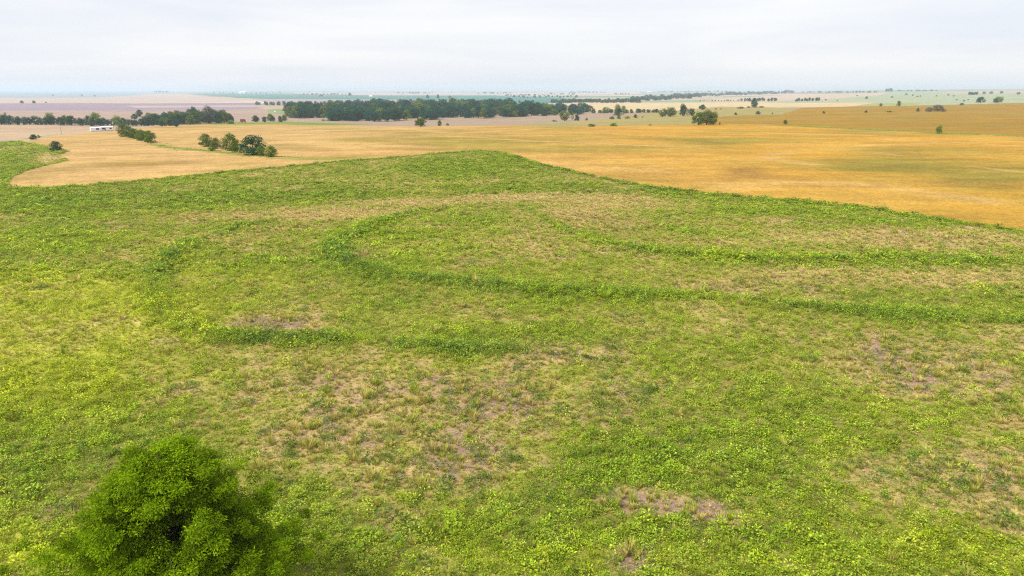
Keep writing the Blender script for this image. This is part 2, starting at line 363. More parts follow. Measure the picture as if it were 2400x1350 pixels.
def far_col(x, y):
    c = np.tile(ALB(206, 182, 160), (x.size, 1))
    # square-mile country: quarter sections in different crops
    gx_, gy_ = x * .96 + y * .28, y * .96 - x * .28
    hq = hash2(np.floor(gx_ / 1100), np.floor(gy_ / 640), 77)
    pal = np.array([ALB(236, 214, 196), ALB(206, 182, 160), ALB(170, 188, 150), ALB(186, 162, 150), ALB(222, 200, 170), ALB(140, 170, 130)])
    d = np.hypot(x, y)
    c = np.where((d > 2300)[:, None], pal[np.minimum((hq * 6).astype(int), 5)], ALB(204, 178, 152)[None]) * (0.9 + .2 * vnoise(x, y, 500, 3))[:, None]
    wx, wy = x + 8 * (fbm(x, y, 80, 5, 3) - .5), y + 12 * (fbm(x, y, 90, 6, 3) - .5)
    cls = np.full(x.shape, -1)
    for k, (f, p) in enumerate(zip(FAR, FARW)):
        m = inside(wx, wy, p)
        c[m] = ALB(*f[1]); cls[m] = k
    d = np.hypot(x, y)
    # strips worked by machinery, and grassy mottling
    s = fbm(x * .25, y, 30, 151, 4) - .5
    c = c * (1 + .34 * s * sstep(9000, 1500, d))[:, None]
    near_pasture = np.isin(cls, [13, 17, 18, 14])
    mot = np.clip((fbm(x, y, 55, 161, 4) - .5) * 1.8, -.5, .6)
    g = np.where(near_pasture, np.clip(mot, 0, 1), 0)
    c = mixc(c, ALB(168, 176, 92)[None], g * .6)
    gs = np.clip(g_strip(x, y), 0, 1)
    c = mixc(c, ALB(140, 162, 66)[None], gs)
    return c, cls

# ------------------------------------------------------------------ materials
def new_mat(name):
    m = bpy.data.materials.new(name); m.use_nodes = True
    nt = m.node_tree
    b = nt.nodes['Principled BSDF']
    b.inputs['Roughness'].default_value = 0.85
    b.inputs['Specular IOR Level'].default_value = 0.05
    return m, nt, b
def plain(name, c, rough=.8, grain=8.0, amt=.25):
    m, nt, b = new_mat(name)
    b.inputs['Roughness'].default_value = rough
    tcn = nt.nodes.new('ShaderNodeTexCoord')
    n = nt.nodes.new('ShaderNodeTexNoise'); n.inputs['Scale'].default_value = grain; n.inputs['Detail'].default_value = 5
    nt.links.new(tcn.outputs['Object'], n.inputs[0])
    r = nt.nodes.new('ShaderNodeValToRGB')
    r.color_ramp.elements[0].position, r.color_ramp.elements[1].position = .3, .7
    r.color_ramp.elements[0].color = [*(x * (1 - amt) for x in c), 1]; r.color_ramp.elements[1].color = [*(min(1, x * (1 + amt * .5)) for x in c), 1]
    nt.links.new(n.outputs[0], r.inputs[0]); nt.links.new(r.outputs[0], b.inputs['Base Color'])
    return m
def ground_mat(name, scales, amp, bump_scale, bump):
    m, nt, b = new_mat(name)
    at = nt.nodes.new('ShaderNodeAttribute'); at.attribute_name = 'col'
    geo = nt.nodes.new('ShaderNodeNewGeometry')
    prev = at.outputs['Color']
    for k, (s, a) in enumerate(zip(scales, amp)):
        n = nt.nodes.new('ShaderNodeTexNoise'); n.inputs['Scale'].default_value = s; n.inputs['Detail'].default_value = 3; n.inputs['Roughness'].default_value = .6
        nt.links.new(geo.outputs['Position'], n.inputs[0])
        mr = nt.nodes.new('ShaderNodeMapRange'); mr.inputs[1].default_value = .3; mr.inputs[2].default_value = .7; mr.inputs[3].default_value = 1 - a; mr.inputs[4].default_value = 1 + a
        nt.links.new(n.outputs[0], mr.inputs[0])
        v = nt.nodes.new('ShaderNodeVectorMath'); v.operation = 'SCALE'
        nt.links.new(prev, v.inputs[0]); nt.links.new(mr.outputs[0], v.inputs['Scale'])
        prev = v.outputs[0]
    nt.links.new(prev, b.inputs['Base Color'])
    n = nt.nodes.new('ShaderNodeTexNoise'); n.inputs['Scale'].default_value = bump_scale; n.inputs['Detail'].default_value = 4
    nt.links.new(geo.outputs['Position'], n.inputs[0])
    bp = nt.nodes.new('ShaderNodeBump'); bp.inputs['Strength'].default_value = .7; bp.inputs['Distance'].default_value = bump
    nt.links.new(n.outputs[0], bp.inputs['Height']); nt.links.new(bp.outputs[0], b.inputs['Normal'])
    return m
def leaf_mat(name, inst):
    m, nt, b = new_mat(name)
    b.inputs['Roughness'].default_value = .7; b.inputs['Specular IOR Level'].default_value = .06
    if inst:
        at = nt.nodes.new('ShaderNodeAttribute'); at.attribute_type = 'INSTANCER'; at.attribute_name = 'col'; base = at.outputs['Color']
    else:
        oi = nt.nodes.new('ShaderNodeObjectInfo'); base = oi.outputs['Color']
    tn = nt.nodes.new('ShaderNodeAttribute'); tn.attribute_name = 'tint'
    v = nt.nodes.new('ShaderNodeVectorMath'); v.operation = 'MULTIPLY'
    nt.links.new(base, v.inputs[0]); nt.links.new(tn.outputs['Color'], v.inputs[1])
    nt.links.new(v.outputs[0], b.inputs['Base Color'])
    tr = nt.nodes.new('ShaderNodeBsdfTranslucent')
    nt.links.new(v.outputs[0], tr.inputs[0])
    ms = nt.nodes.new('ShaderNodeMixShader'); ms.inputs[0].default_value = .35
    o = nt.nodes['Material Output']
    nt.links.new(b.outputs[0], ms.inputs[1]); nt.links.new(tr.outputs[0], ms.inputs[2]); nt.links.new(ms.outputs[0], o.inputs[0])
    return m
M_NEAR = ground_mat('weedy ground', (1.4, 5.0, 14.0), (.2, .3, .3), 7.0, .15)
M_GOLD = ground_mat('ripe wheat', (.16, .8, 2.6), (.08, .22, .3), 1.6, .5)
M_FAR = ground_mat('distant farmland', (.05, .4), (.10, .10), .3, .3)
M_WEED, M_LEAF = leaf_mat('weed leaf', True), leaf_mat('tree leaf', False)
M_BARK = plain('bark', (.085, .065, .05), .9, 14, .5)
M_PALEBARK = plain('pale bark', (.30, .27, .24), .9, 10, .4)

def mesh_obj(name, verts, faces, mat, parent=None, smooth=False):
    me = bpy.data.meshes.new(name); me.from_pydata([tuple(map(float, v)) for v in verts], [], faces)
    if smooth: me.polygons.foreach_set('use_smooth', [True] * len(me.polygons))
    if mat: me.materials.append(mat)
    o = bpy.data.objects.new(name, me); COL.objects.link(o)
    o.parent = parent
    return o
def tag(o, label, cat=None, group=None, kind=None):
    o['label'] = label
    if cat: o['category'] = cat
    if group: o['group'] = group
    if kind: o['kind'] = kind
    return o
def np_mesh(name, co, quads):
    me = bpy.data.meshes.new(name)
    me.vertices.add(len(co)); me.vertices.foreach_set('co', np.ascontiguousarray(co, np.float32).ravel())
    nl, nf = quads.size, len(quads)
    me.loops.add(nl); me.loops.foreach_set('vertex_index', quads.astype(np.int32).ravel())
    me.polygons.add(nf); me.polygons.foreach_set('loop_start', np.arange(0, nl, quads.shape[1], dtype=np.int32))
    me.update(calc_edges=True)
    return me
def add_col(me, name, c, dom='POINT'):
    a = me.attributes.new(name, 'FLOAT_COLOR', dom)
    a.data.foreach_set('color', np.hstack([c, np.ones((len(c), 1))]).astype(np.float32).ravel())

# ------------------------------------------------------------------ the land: one sheet, split where the fields meet
ds = [14.0]
while ds[-1] < 58000:
    d = ds[-1]
    ds.append(d + max(.45, d * (.0062 if d < 1500 else .012)))
ds = np.array(ds)
az = np.concatenate([np.linspace(-math.pi, -.80, 40)[:-1], np.linspace(-.80, .80, 620), np.linspace(.80, math.pi, 40)[1:]])
AZg, Dg = np.meshgrid(az, ds)
X, Y = (np.sin(AZg) * Dg).ravel(), (np.cos(AZg) * Dg).ravel()
Z = height(X, Y)
nA, nD = len(az), len(ds)
in_gold = inside(X, Y, GOLD)
dist = np.hypot(X, Y)
far_hint = inside(X, Y, FARW[5]) | (dist > 620) | inside(X, Y, FARW[18]) | inside(X, Y, FARW[11]) | inside(X, Y, FARW[13])
cls = np.where(in_gold, 1, np.where(far_hint, 2, 0))
colr = np.zeros((X.size, 3))
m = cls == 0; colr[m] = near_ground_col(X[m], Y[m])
m = cls == 1; colr[m] = gold_col(X[m], Y[m])
m = cls == 2; fc, fk = far_col(X[m], Y[m]); colr[m] = fc
sub = np.full(X.size, -1); sub[m] = fk
key = np.where(cls < 2, cls, 3 + sub)           # 0 near field, 1 wheat, 2 open farmland, 3+ named far fields
i, j = np.meshgrid(np.arange(nD - 1), np.arange(nA - 1), indexing='ij')
q = np.stack([i * nA + j, i * nA + j + 1, (i + 1) * nA + j + 1, (i + 1) * nA + j], -1).reshape(-1, 4)[:, ::-1]
fkey = key[q[:, 0]]
names = {0: ('green_field', 'weedy green field with curved terraces filling the foreground', M_NEAR),
         1: ('golden_wheat_field', 'golden wheat field beyond the green field', M_GOLD),
         2: ('farmland', 'open tan farmland stretching to the skyline', M_FAR)}
for k, f in enumerate(FAR): names[3 + k] = (f[0], f[3], M_FAR)
P = np.stack([X, Y, Z], -1)
for k in np.unique(fkey):
    qq = q[fkey == k]
    if k == 0:   # ground right under the camera, outside the frame
        pass
    used, inv = np.unique(qq, return_inverse=True)
    me = np_mesh(names[k][0], P[used], inv.reshape(-1, 4))
    add_col(me, 'col', colr[used])
    me.polygons.foreach_set('use_smooth', np.ones(len(qq), bool))
    me.materials.append(names[k][2])
    o = bpy.data.objects.new(names[k][0], me); COL.objects.link(o)
    tag(o, names[k][1], kind='structure')

# ------------------------------------------------------------------ weeds, grass tufts and straw: instanced ground cover
def leaf_quads(c, dirn, up, L, W, fold=.0):
    """one quad per leaf: base, side, tip, side"""
    dirn = dirn / np.linalg.norm(dirn, axis=1, keepdims=True)
    side = np.cross(dirn, up); side /= np.linalg.norm(side, axis=1, keepdims=True) + 1e-9
    L, W = L[:, None], W[:, None]
    v = np.stack([c, c + dirn * L * .5 + side * W * .5, c + dirn * L, c + dirn * L * .5 - side * W * .5], 1)
    return v.reshape(-1, 3), np.arange(len(c) * 4).reshape(-1, 4)
def finish_leaf(name, co, qd, tints, mats, matidx=None):
    me = np_mesh(name, co, qd)
    add_col(me, 'tint', np.repeat(tints, qd.shape[1], 0))
    for mm in mats: me.materials.append(mm)
    if matidx is not None: me.polygons.foreach_set('material_index', matidx)
    return me
def tint(rng, n, s=.25):
    b = np.clip(rng.normal(1, s, n), .45, 1.7)
    w = rng.normal(0, .08, n)
    return np.stack([b * (1 + w), b, b * (1 - w)], -1)
def weed_mesh(name, n, L, W, rng, tall=.75):
    r = .5 * np.sqrt(rng.random(n)); a = rng.random(n) * 6.283
    z = tall * (1 - (r / .5) ** 2 * .8) * (.35 + .65 * rng.random(n))
    c = np.stack([r * np.cos(a), r * np.sin(a), z], -1)
    dr = np.stack([np.cos(a), np.sin(a), rng.normal(.15, .35, n)], -1) + rng.normal(0, .5, (n, 3))
    up = np.stack([rng.normal(0, .4, n), rng.normal(0, .4, n), np.ones(n)], -1)
    co, qd = leaf_quads(c, dr, up, L * rng.uniform(.6, 1.3, n), W * rng.uniform(.7, 1.2, n))
    return finish_leaf(name, co, qd, tint(rng, n), [M_WEED])
def tuft_mesh(name, n, hgt, rng):
    a = rng.random(n) * 6.283; r = .12 * np.sqrt(rng.random(n))
    c = np.stack([r * np.cos(a), r * np.sin(a), 0 * a], -1)
    a2 = a + rng.normal(0, .6, n)
    dr = np.stack([np.cos(a2) * .45, np.sin(a2) * .45, .5 + rng.random(n)], -1)
    up = np.stack([np.cos(a2), np.sin(a2), 0 * a2 - .3], -1)
    co, qd = leaf_quads(c, dr, up, hgt * rng.uniform(.5, 1.1, n), np.full(n, .05))
    return finish_leaf(name, co, qd, tint(rng, n, .2), [M_WEED])
def straw_mesh(name, n, rng):
    a = rng.random(n) * 6.283; c = np.stack([rng.normal(0, .4, n), rng.normal(0, .4, n), rng.uniform(.02, .07, n)], -1)
    dr = np.stack([np.cos(a), np.sin(a), rng.normal(0, .06, n)], -1)
    up = np.tile([0, 0, 1.0], (n, 1))
    co, qd = leaf_quads(c, dr, up, rng.uniform(.25, .8, n), np.full(n, .035))
    return finish_leaf(name, co, qd, tint(rng, n, .2), [M_WEED])
lib = {}
def library(key, meshes):
    c = bpy.data.collections.new('library_' + key)
    for k, me in enumerate(meshes):
        c.objects.link(bpy.data.objects.new('%s_%02d' % (key, k), me))
    lib[key] = c
rg = np.random.default_rng(11)
library('broad_weed', [weed_mesh('broad_weed', 62, .17, .10, rg, .55 + .12 * k) for k in range(4)])
library('coarse_weed', [weed_mesh('coarse_weed', 34, .30, .17, rg, .5 + .1 * k) for k in range(3)])
library('grass_tuft', [tuft_mesh('grass_tuft', 60, .75, rg) for k in range(3)])
library('straw_litter', [straw_mesh('straw_litter', 26, rg) for k in range(3)])

def scatter_tree(key):
    g = bpy.data.node_groups.new('scatter_' + key, 'GeometryNodeTree')
    g.interface.new_socket('Geometry', in_out='INPUT', socket_type='NodeSocketGeometry')
    g.interface.new_socket('Geometry', in_out='OUTPUT', socket_type='NodeSocketGeometry')
    n = g.nodes
    gi, go = n.new('NodeGroupInput'), n.new('NodeGroupOutput')
    ci = n.new('GeometryNodeCollectionInfo'); ci.inputs['Collection'].default_value = lib[key]
    ci.inputs['Separate Children'].default_value = True; ci.inputs['Reset Children'].default_value = True
    ip = n.new('GeometryNodeInstanceOnPoints'); ip.inputs['Pick Instance'].default_value = True
    def attr(nm, ty):
        a = n.new('GeometryNodeInputNamedAttribute'); a.data_type = ty; a.inputs['Name'].default_value = nm
        return a.outputs['Attribute']
    g.links.new(gi.outputs[0], ip.inputs['Points']); g.links.new(ci.outputs[0], ip.inputs['Instance'])
    g.links.new(attr('kind_index', 'INT'), ip.inputs['Instance Index'])
    e2r = n.new('FunctionNodeEulerToRotation')
    g.links.new(attr('rot', 'FLOAT_VECTOR'), e2r.inputs[0]); g.links.new(e2r.outputs[0], ip.inputs['Rotation'])
    g.links.new(attr('scl', 'FLOAT_VECTOR'), ip.inputs['Scale'])
    g.links.new(ip.outputs[0], go.inputs[0])
    return g
def scatter(name, key, label, x, y, scl, colr, rng, tilt=.12, lift=-.02):
    z = height(x, y) + lift
    n = len(x)
    me = bpy.data.meshes.new(name)
    me.vertices.add(n); me.vertices.foreach_set('co', np.stack([x, y, z], -1).astype(np.float32).ravel())
    a = me.attributes.new('kind_index', 'INT', 'POINT'); a.data.foreach_set('value', rng.integers(0, len(lib[key].objects), n).astype(np.int32))
    a = me.attributes.new('rot', 'FLOAT_VECTOR', 'POINT')
    a.data.foreach_set('vector', np.stack([rng.normal(0, tilt, n), rng.normal(0, tilt, n), rng.random(n) * 6.283], -1).astype(np.float32).ravel())
    a = me.attributes.new('scl', 'FLOAT_VECTOR', 'POINT')
    a.data.foreach_set('vector', (scl if np.ndim(scl) == 2 else np.stack([scl, scl, scl * rng.uniform(.75, 1.2, n) * np.interp(np.hypot(x, y), [110, 260], [1.0, .62])], -1)).astype(np.float32).ravel())
    add_col(me, 'col', np.clip(colr, 0.005, 1))
    o = bpy.data.objects.new(name, me); COL.objects.link(o)
    md = o.modifiers.new('scatter', 'NODES'); md.node_group = scatter_tree(key)
    return tag(o, label, kind='stuff')
def sector(rng, n, d0, d1, half=.78):
    d = np.sqrt(rng.random(n) * (d1 * d1 - d0 * d0) + d0 * d0); a = rng.uniform(-half, half, n)
    return np.sin(a) * d, np.cos(a) * d
W_GREEN, W_YEL, W_DARK, W_STRAW = np.array([.30, .41, .022]), np.array([.46, .51, .02]), np.array([.10, .20, .04]), np.array([.68, .52, .27])
W_OLIVE = np.array([.50, .43, .11])
rs = np.random.default_rng(5)
bands = [(20, 75, 8.0, .62, 'broad_weed'), (75, 125, 6.0, .68, 'broad_weed'), (125, 200, 3.6, .82, 'coarse_weed'), (200, 380, 1.8, 1.05, 'coarse_weed'), (380, 620, .7, 1.5, 'coarse_weed')]
acc = {'broad_weed': [], 'coarse_weed': [], 'grass_tuft': [], 'straw_litter': []}
for d0, d1, dens, size, key2 in bands:
    area = .78 * (d1 * d1 - d0 * d0)
    n = int(area * dens)
    x, y = sector(rs, n, d0, d1)
    ok = ~inside(x, y, GOLD) & ~inside(x, y, FARW[5]) & ((d1 < 400) | (x < -150)) & ~inside(x, y, FARW[18])
    x, y = x[ok], y[ok]
    lu, ba, pa, ye, dk, te, edge = veg(x, y)
    n = len(x)
    fine = fbm(x, y, 1.7, 91, 2)
    prob = np.clip(.16 + 1.15 * lu * (1 - .8 * ba) - .6 * pa + .4 * te, .09, 1) * np.clip(.4 + 1.2 * fine, .2, 1)
    keep = rs.random(n) < prob
    sc = size * np.clip(rs.lognormal(-.10, .42, n), .4, 2.4) * (.65 + .4 * lu + .35 * te + .3 * edge + .25 * (ba > .35))
    c = mixc(W_GREEN[None] + 0 * x[:, None], W_YEL[None], np.clip(.75 * ye + rs.normal(.08, .15, n), 0, 1))
    c = mixc(c, W_DARK[None], np.clip(.75 * dk + rs.normal(.1, .2, n) + .35 * (ba > .35), 0, 1))
    c = mixc(c, W_OLIVE[None], np.clip(.35 * pa + .25 * (1 - lu) + rs.normal(0, .15, n), 0, .8)) * np.clip(rs.lognormal(0, .30 if d1 < 130 else .22, n), .5, 1.4)[:, None] * (1.0 if d1 < 210 else .9)
    acc[key2].append((x[keep], y[keep], sc[keep], c[keep]))
    # grass tufts, straw coloured where the growth is thin
    t = (rs.random(n) < np.clip(.07 + .35 * pa + .20 * ba + .16 * lu, 0, .5)) & ~keep
    cc = mixc(W_OLIVE[None] + 0 * x[:, None], W_STRAW[None], np.clip(.8 * pa + .1 * ba + rs.normal(0, .2, n), 0, 1))
    cc = mixc(cc, W_GREEN[None], np.clip(.15 + .5 * lu + rs.normal(0, .3, n) - .4 * pa, 0, .9))
    acc['grass_tuft'].append((x[t], y[t], (sc * 1.15)[t], cc[t]))
    if d1 <= 200:
        s_ = (rs.random(n) < (.28 if d1 < 130 else .12) * ba) & ~keep & ~t
        acc['straw_litter'].append((x[s_], y[s_], np.full(s_.sum(), .9) * rs.uniform(.6, 1.3, s_.sum()), ALB(226, 200, 176)[None] * rs.uniform(.7, 1.2, (s_.sum(), 1))))
# low dry grass knitting the thin places together
for d0, d1, dens, size in ((20, 75, 7.0, .30), (75, 125, 4.5, .36), (125, 200, 2.2, .50), (200, 340, .7, .75)):
    x, y = sector(rs, int(.78 * (d1 * d1 - d0 * d0) * dens), d0, d1)
    ok = ~inside(x, y, GOLD) & ~inside(x, y, FARW[5]); x, y = x[ok], y[ok]
    lu, ba, pa, ye, dk, te, edge = veg(x, y)
    k = rs.random(len(x)) < np.clip(.92 - .8 * lu - .6 * sstep(.3, .9, ba), .05, 1)
    x, y, ba, pa, ye, lu = x[k], y[k], ba[k], pa[k], ye[k], lu[k]; n = len(x)
    c = mixc(W_OLIVE[None] + 0 * x[:, None], W_STRAW[None], np.clip(.5 * pa + .5 * ba + rs.normal(0, .25, n), 0, 1))
    c = mixc(c, W_GREEN[None], np.clip(.35 * lu + rs.normal(.05, .25, n), 0, .8))
    c = mixc(c, W_YEL[None], np.clip(.7 * ye, 0, .8))
    acc['grass_tuft'].append((x, y, size * rs.uniform(.6, 1.5, n), c * rs.uniform(.75, 1.4, (n, 1))))
# bigger dark weeds standing singly in the thin and bare places
for d0, d1, dens in ((20, 75, .55), (75, 160, .30)):
    x, y = sector(rs, int(.78 * (d1 * d1 - d0 * d0) * dens), d0, d1)
    lu, ba, pa, ye, dk, te, edge = veg(x, y)
    k = (rs.random(len(x)) < np.clip(.06 + 1.5 * ba * sstep(.35, .65, fbm(x, y, 14, 99, 3)) + .6 * dk - .6 * ye, 0, .7)) & ~inside(x, y, GOLD)
    n = k.sum()
    acc['broad_weed'].append((x[k], y[k], rs.uniform(.75, 1.35, n), mixc(W_DARK[None] + np.zeros((n, 3)), W_GREEN[None] * .8, rs.random(n) * .6) * rs.uniform(.7, 1.15, (n, 1))))
# rank grass along the fence line and the field edges
for p, w, dens, cl in ((GREENSTRIP[2][0], 2.2, 3.0, W_GREEN), (gold_edge_line, 1.3, 2.2, W_GREEN), (GREENSTRIP[0][0], 3.0, 1.2, W_GREEN * .8), (GREENSTRIP[1][0], 5.0, 1.2, W_YEL * .85)):
    seg = np.hypot(*np.diff(p, axis=0).T); n = int(seg.sum() * dens)
    k = rs.choice(len(seg), n, p=seg / seg.sum()); t = rs.random(n)[:, None]
    q_ = p[k] * (1 - t) + p[k + 1] * t + rs.normal(0, w, (n, 2))
    cl_ = cl[None] * rs.uniform(.55, 1.25, (n, 1))
    acc['coarse_weed'].append((q_[:, 0], q_[:, 1], rs.uniform(.5, 1.1, n), cl_))
lab = {'broad_weed': ('weeds', 'leafy green weeds covering the near part of the field'),
       'coarse_weed': ('weeds', 'green weeds covering the far part of the field and its edges'),
       'grass_tuft': ('grass', 'olive and straw coloured grass tufts among the weeds'),
       'straw_litter': ('straw', 'pale straw lying on the bare patches')}
for key2, parts in acc.items():
    x, y, s_, c = (np.concatenate([p[k] for p in parts]) for k in range(4))
    scatter(lab[key2][0], key2, lab[key2][1], x, y, s_, c, rs)
    print(key2, len(x))

# ------------------------------------------------------------------ trees
def tube(pts, rad, n=6):
    pts = np.asarray(pts, float); V, Fc = [], []
    for k, p in enumerate(pts):
        t = pts[min(k + 1, len(pts) - 1)] - pts[max(k - 1, 0)]; t = t / (np.linalg.norm(t) + 1e-9)
        a = np.cross(t, [.3, .9, .1] if abs(t[2]) > .5 else [0, 0, 1.0]); a /= np.linalg.norm(a); b = np.cross(t, a)
        for s in range(n):
            an = 6.2832 * s / n
            V.append(p + rad[k] * (a * math.cos(an) + b * math.sin(an)))
    for k in range(len(pts) - 1):
        for s in range(n):
            Fc.append((k * n + s, k * n + (s + 1) % n, (k + 1) * n + (s + 1) % n, (k + 1) * n + s))
    Fc.append(tuple(range(n))[::-1]); Fc.append(tuple((len(pts) - 1) * n + s for s in range(n)))
    return V, Fc
def join(parts):
    V, Fc = [], []
    for v, f in parts:
        o = len(V); V += list(v); Fc += [tuple(i + o for i in t) for t in f]
    return V, Fc
def crown_parts(kind, rng, n, leaf):
    """unit tree (height 1, width 1): limbs and leaf quads"""
    limbs, cent, rad = [], [], []
    if kind == 'cedar':
        limbs.append(tube([(0, 0, -.02), (0, 0, .5), (0.01, 0, .97)], [.035, .025, .006], 5))
        for k in range(22):
            z = .08 + .86 * (k / 22); r = .46 * (1 - z) ** .8 + .02
            for _ in range(3):
                a = rng.random() * 6.283
                cent.append((r * .7 * math.cos(a), r * .7 * math.sin(a), z)); rad.append((r * .55 + .03, r * .55 + .03, .07))
    else:
        base = {'round': .16, 'bush': .02, 'poplar': .12, 'spread': .14, 'thin': .2}[kind]
        ncl = {'round': 15, 'bush': 11, 'poplar': 14, 'spread': 16, 'thin': 9}[kind]
        limbs.append(tube([(0, 0, -.03), (rng.normal(0, .01), rng.normal(0, .01), base + .1), (rng.normal(0, .03), rng.normal(0, .03), .6)], [.04, .03, .012], 6))
        for k in range(ncl):
            u = (k + .5) / ncl; a = k * 2.4 + rng.normal(0, .4)
            z = base + (.93 - base) * u
            if kind == 'poplar': r = .36 * math.sin(math.pi * min(1, .18 + u * .8)) ** .7
            elif kind == 'spread': r = .42 * (1 - abs(u - .5) ** 2 * 1.6)
            else: r = .38 * math.sqrt(max(.05, 1 - (1.9 * (u - .42)) ** 2 * .85))
            r *= rng.uniform(.55, 1.05)
            c = (r * math.cos(a), r * math.sin(a), z)
            cent.append(c)
            s = rng.uniform(.13, .21) * (.7 if kind == 'thin' else 1.0) * (1.12 if kind == 'bush' else 1)
            rad.append((s, s, s * rng.uniform(.6, .85)))
            zz = max(base * .6, z - r * .8)
            limbs.append(tube([(0, 0, zz), (c[0] * .5, c[1] * .5, zz * .4 + z * .6), (c[0] * .95, c[1] * .95, z)], [.016, .010, .004], 4))
    cent, rad = np.array(cent), np.array(rad)
    k = rng.integers(0, len(cent), n)
    v = rng.normal(0, 1, (n, 3)); v /= np.linalg.norm(v, axis=1, keepdims=True)
    rr = rng.random(n) ** .4
    lump = 1 + .25 * np.sin(v[:, 0] * 7 + k) * np.cos(v[:, 1] * 6 + v[:, 2] * 5)
    c = cent[k] + v * rad[k] * (rr * lump)[:, None] * 1.12
    c[:, 2] = np.maximum(c[:, 2], .015)
    dr = v + rng.normal(0, .7, (n, 3)); up = v + rng.normal(0, .6, (n, 3)) + [0, 0, .3]
    co, qd = leaf_quads(c, dr, up, leaf * rng.uniform(.6, 1.4, n), leaf * .75 * rng.uniform(.7, 1.2, n))
    cl = rng.uniform(.72, 1.22, len(cent))[k]
    return limbs, co, qd, tint(rng, n, .2) * cl[:, None]
LIB = {}
def tree_variant(kind, seed, n, leaf, bark):
    rng = np.random.default_rng(seed)
    limbs, co, qd, tn = crown_parts(kind, rng, n, leaf)
    tv, tf = join(limbs)
    tm = bpy.data.meshes.new('trunk'); tm.from_pydata([tuple(map(float, v)) for v in tv], [], tf); tm.materials.append(bark)
    cm = finish_leaf('crown', co, qd, tn, [M_LEAF])
    return tm, cm
def whole_variant(kind, seed, n, leaf, lm=None):
    """small far tree: trunk and crown in one mesh"""
    rng = np.random.default_rng(seed)
    limbs, co, qd, tn = crown_parts(kind, rng, n, leaf)
    tv, tf = join(limbs[:1])
    tv = np.array(tv); tf = [f for f in tf if len(f) == 4]
    co2 = np.vstack([co, tv]); qd2 = np.vstack([qd, np.array(tf) + len(co)])
    me = np_mesh('tree', co2, qd2)
    add_col(me, 'tint', np.vstack([np.repeat(tn, 4, 0), np.tile([.6, .4, .5], (len(tv), 1))]))
    me.materials.append(lm or M_LEAF); me.materials.append(M_BARK)
    me.polygons.foreach_set('material_index', np.r_[np.zeros(len(qd)), np.ones(len(tf))].astype(np.int32))
    return me
for kind in ('round', 'bush', 'poplar', 'spread', 'thin', 'cedar'):
    LIB[kind] = [tree_variant(kind, 100 + 7 * s + len(kind), 2600 if kind != 'thin' else 900, .062 if kind != 'cedar' else .045, M_PALEBARK if kind in ('thin', 'poplar') else M_BARK) for s in range(4)]
    LIB['far_' + kind] = [whole_variant(kind, 300 + 7 * s + len(kind), 520, .11) for s in range(3)]
library('wood_tree', [whole_variant(k, 500 + 11 * i, 1500, .075, M_WEED) for i, k in enumerate(('round', 'round', 'spread', 'poplar', 'bush', 'round'))])
MASS = {}
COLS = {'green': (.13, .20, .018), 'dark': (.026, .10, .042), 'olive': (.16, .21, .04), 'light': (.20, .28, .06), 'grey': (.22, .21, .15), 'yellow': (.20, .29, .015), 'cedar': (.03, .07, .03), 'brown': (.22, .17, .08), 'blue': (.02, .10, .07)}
NAMES = {'round': 'tree', 'bush': 'shrub', 'poplar': 'cottonwood_tree', 'spread': 'tree', 'thin': 'sparse_tree', 'cedar': 'cedar_tree'}
rt = random.Random(3)
def plant(xy, hgt, wid, kind, colname, label, group=None, far=False, name=None, cat=None):
    x, y = xy; z = gz(x, y)
    c = COLS[colname]; j = rt.uniform(.82, 1.2); w = rt.uniform(-.08, .08)
    c = (c[0] * j * (1 + w), c[1] * j, c[2] * j * (1 - w), 1)
    name = name or NAMES[kind]; cat = cat or ('shrub' if kind == 'bush' else 'tree')
    rz = rt.uniform(0, 6.28)
    if far:
        o = bpy.data.objects.new(name, rt.choice(LIB['far_' + kind])); COL.objects.link(o)
        o.location = (x, y, z - .02 * hgt * 0); o.scale = (wid, wid, hgt); o.rotation_euler = (0, 0, rz); o.color = c
        return tag(o, label, cat, group)
    root = bpy.data.objects.new(name, None); COL.objects.link(root)
    root.location = (x, y, z); root.empty_display_size = .5
    root.scale = (wid, wid, hgt); root.rotation_euler = (0, 0, rz)
    tm, cm = rt.choice(LIB[kind])
    for nm, me in (('trunk', tm), ('crown', cm)):
        o = bpy.data.objects.new(nm, me); COL.objects.link(o); o.parent = root; o.color = c
    return tag(root, label, cat, group)
def mass(u, v, hp, wp, colname, key):
    """a tree of a far wood that reads as one mass"""
    p = ground_hit([u], [v])[0]; k = p[1] / F * 1.04; j = rt.uniform(.6, 1.3)
    MASS.setdefault(key, []).append((p[0], p[1], wp * k, wp * k, hp * k, *(c * j for c in COLS[colname])))
def place(u, v, hp, wp, kind, colname, label, group=None, far=False, **kw):
    p = ground_hit([u], [v])[0]; slant = math.hypot(math.hypot(*p), H)
    k = slant / F * math.cos(math.atan((u - CU) / F)) * 1.0
    k = math.hypot(*p) * math.cos(math.atan2(p[0], p[1])) / F * 1.04
    return plant(p, hp * k, wp * k, kind, colname, label, group, far, **kw)

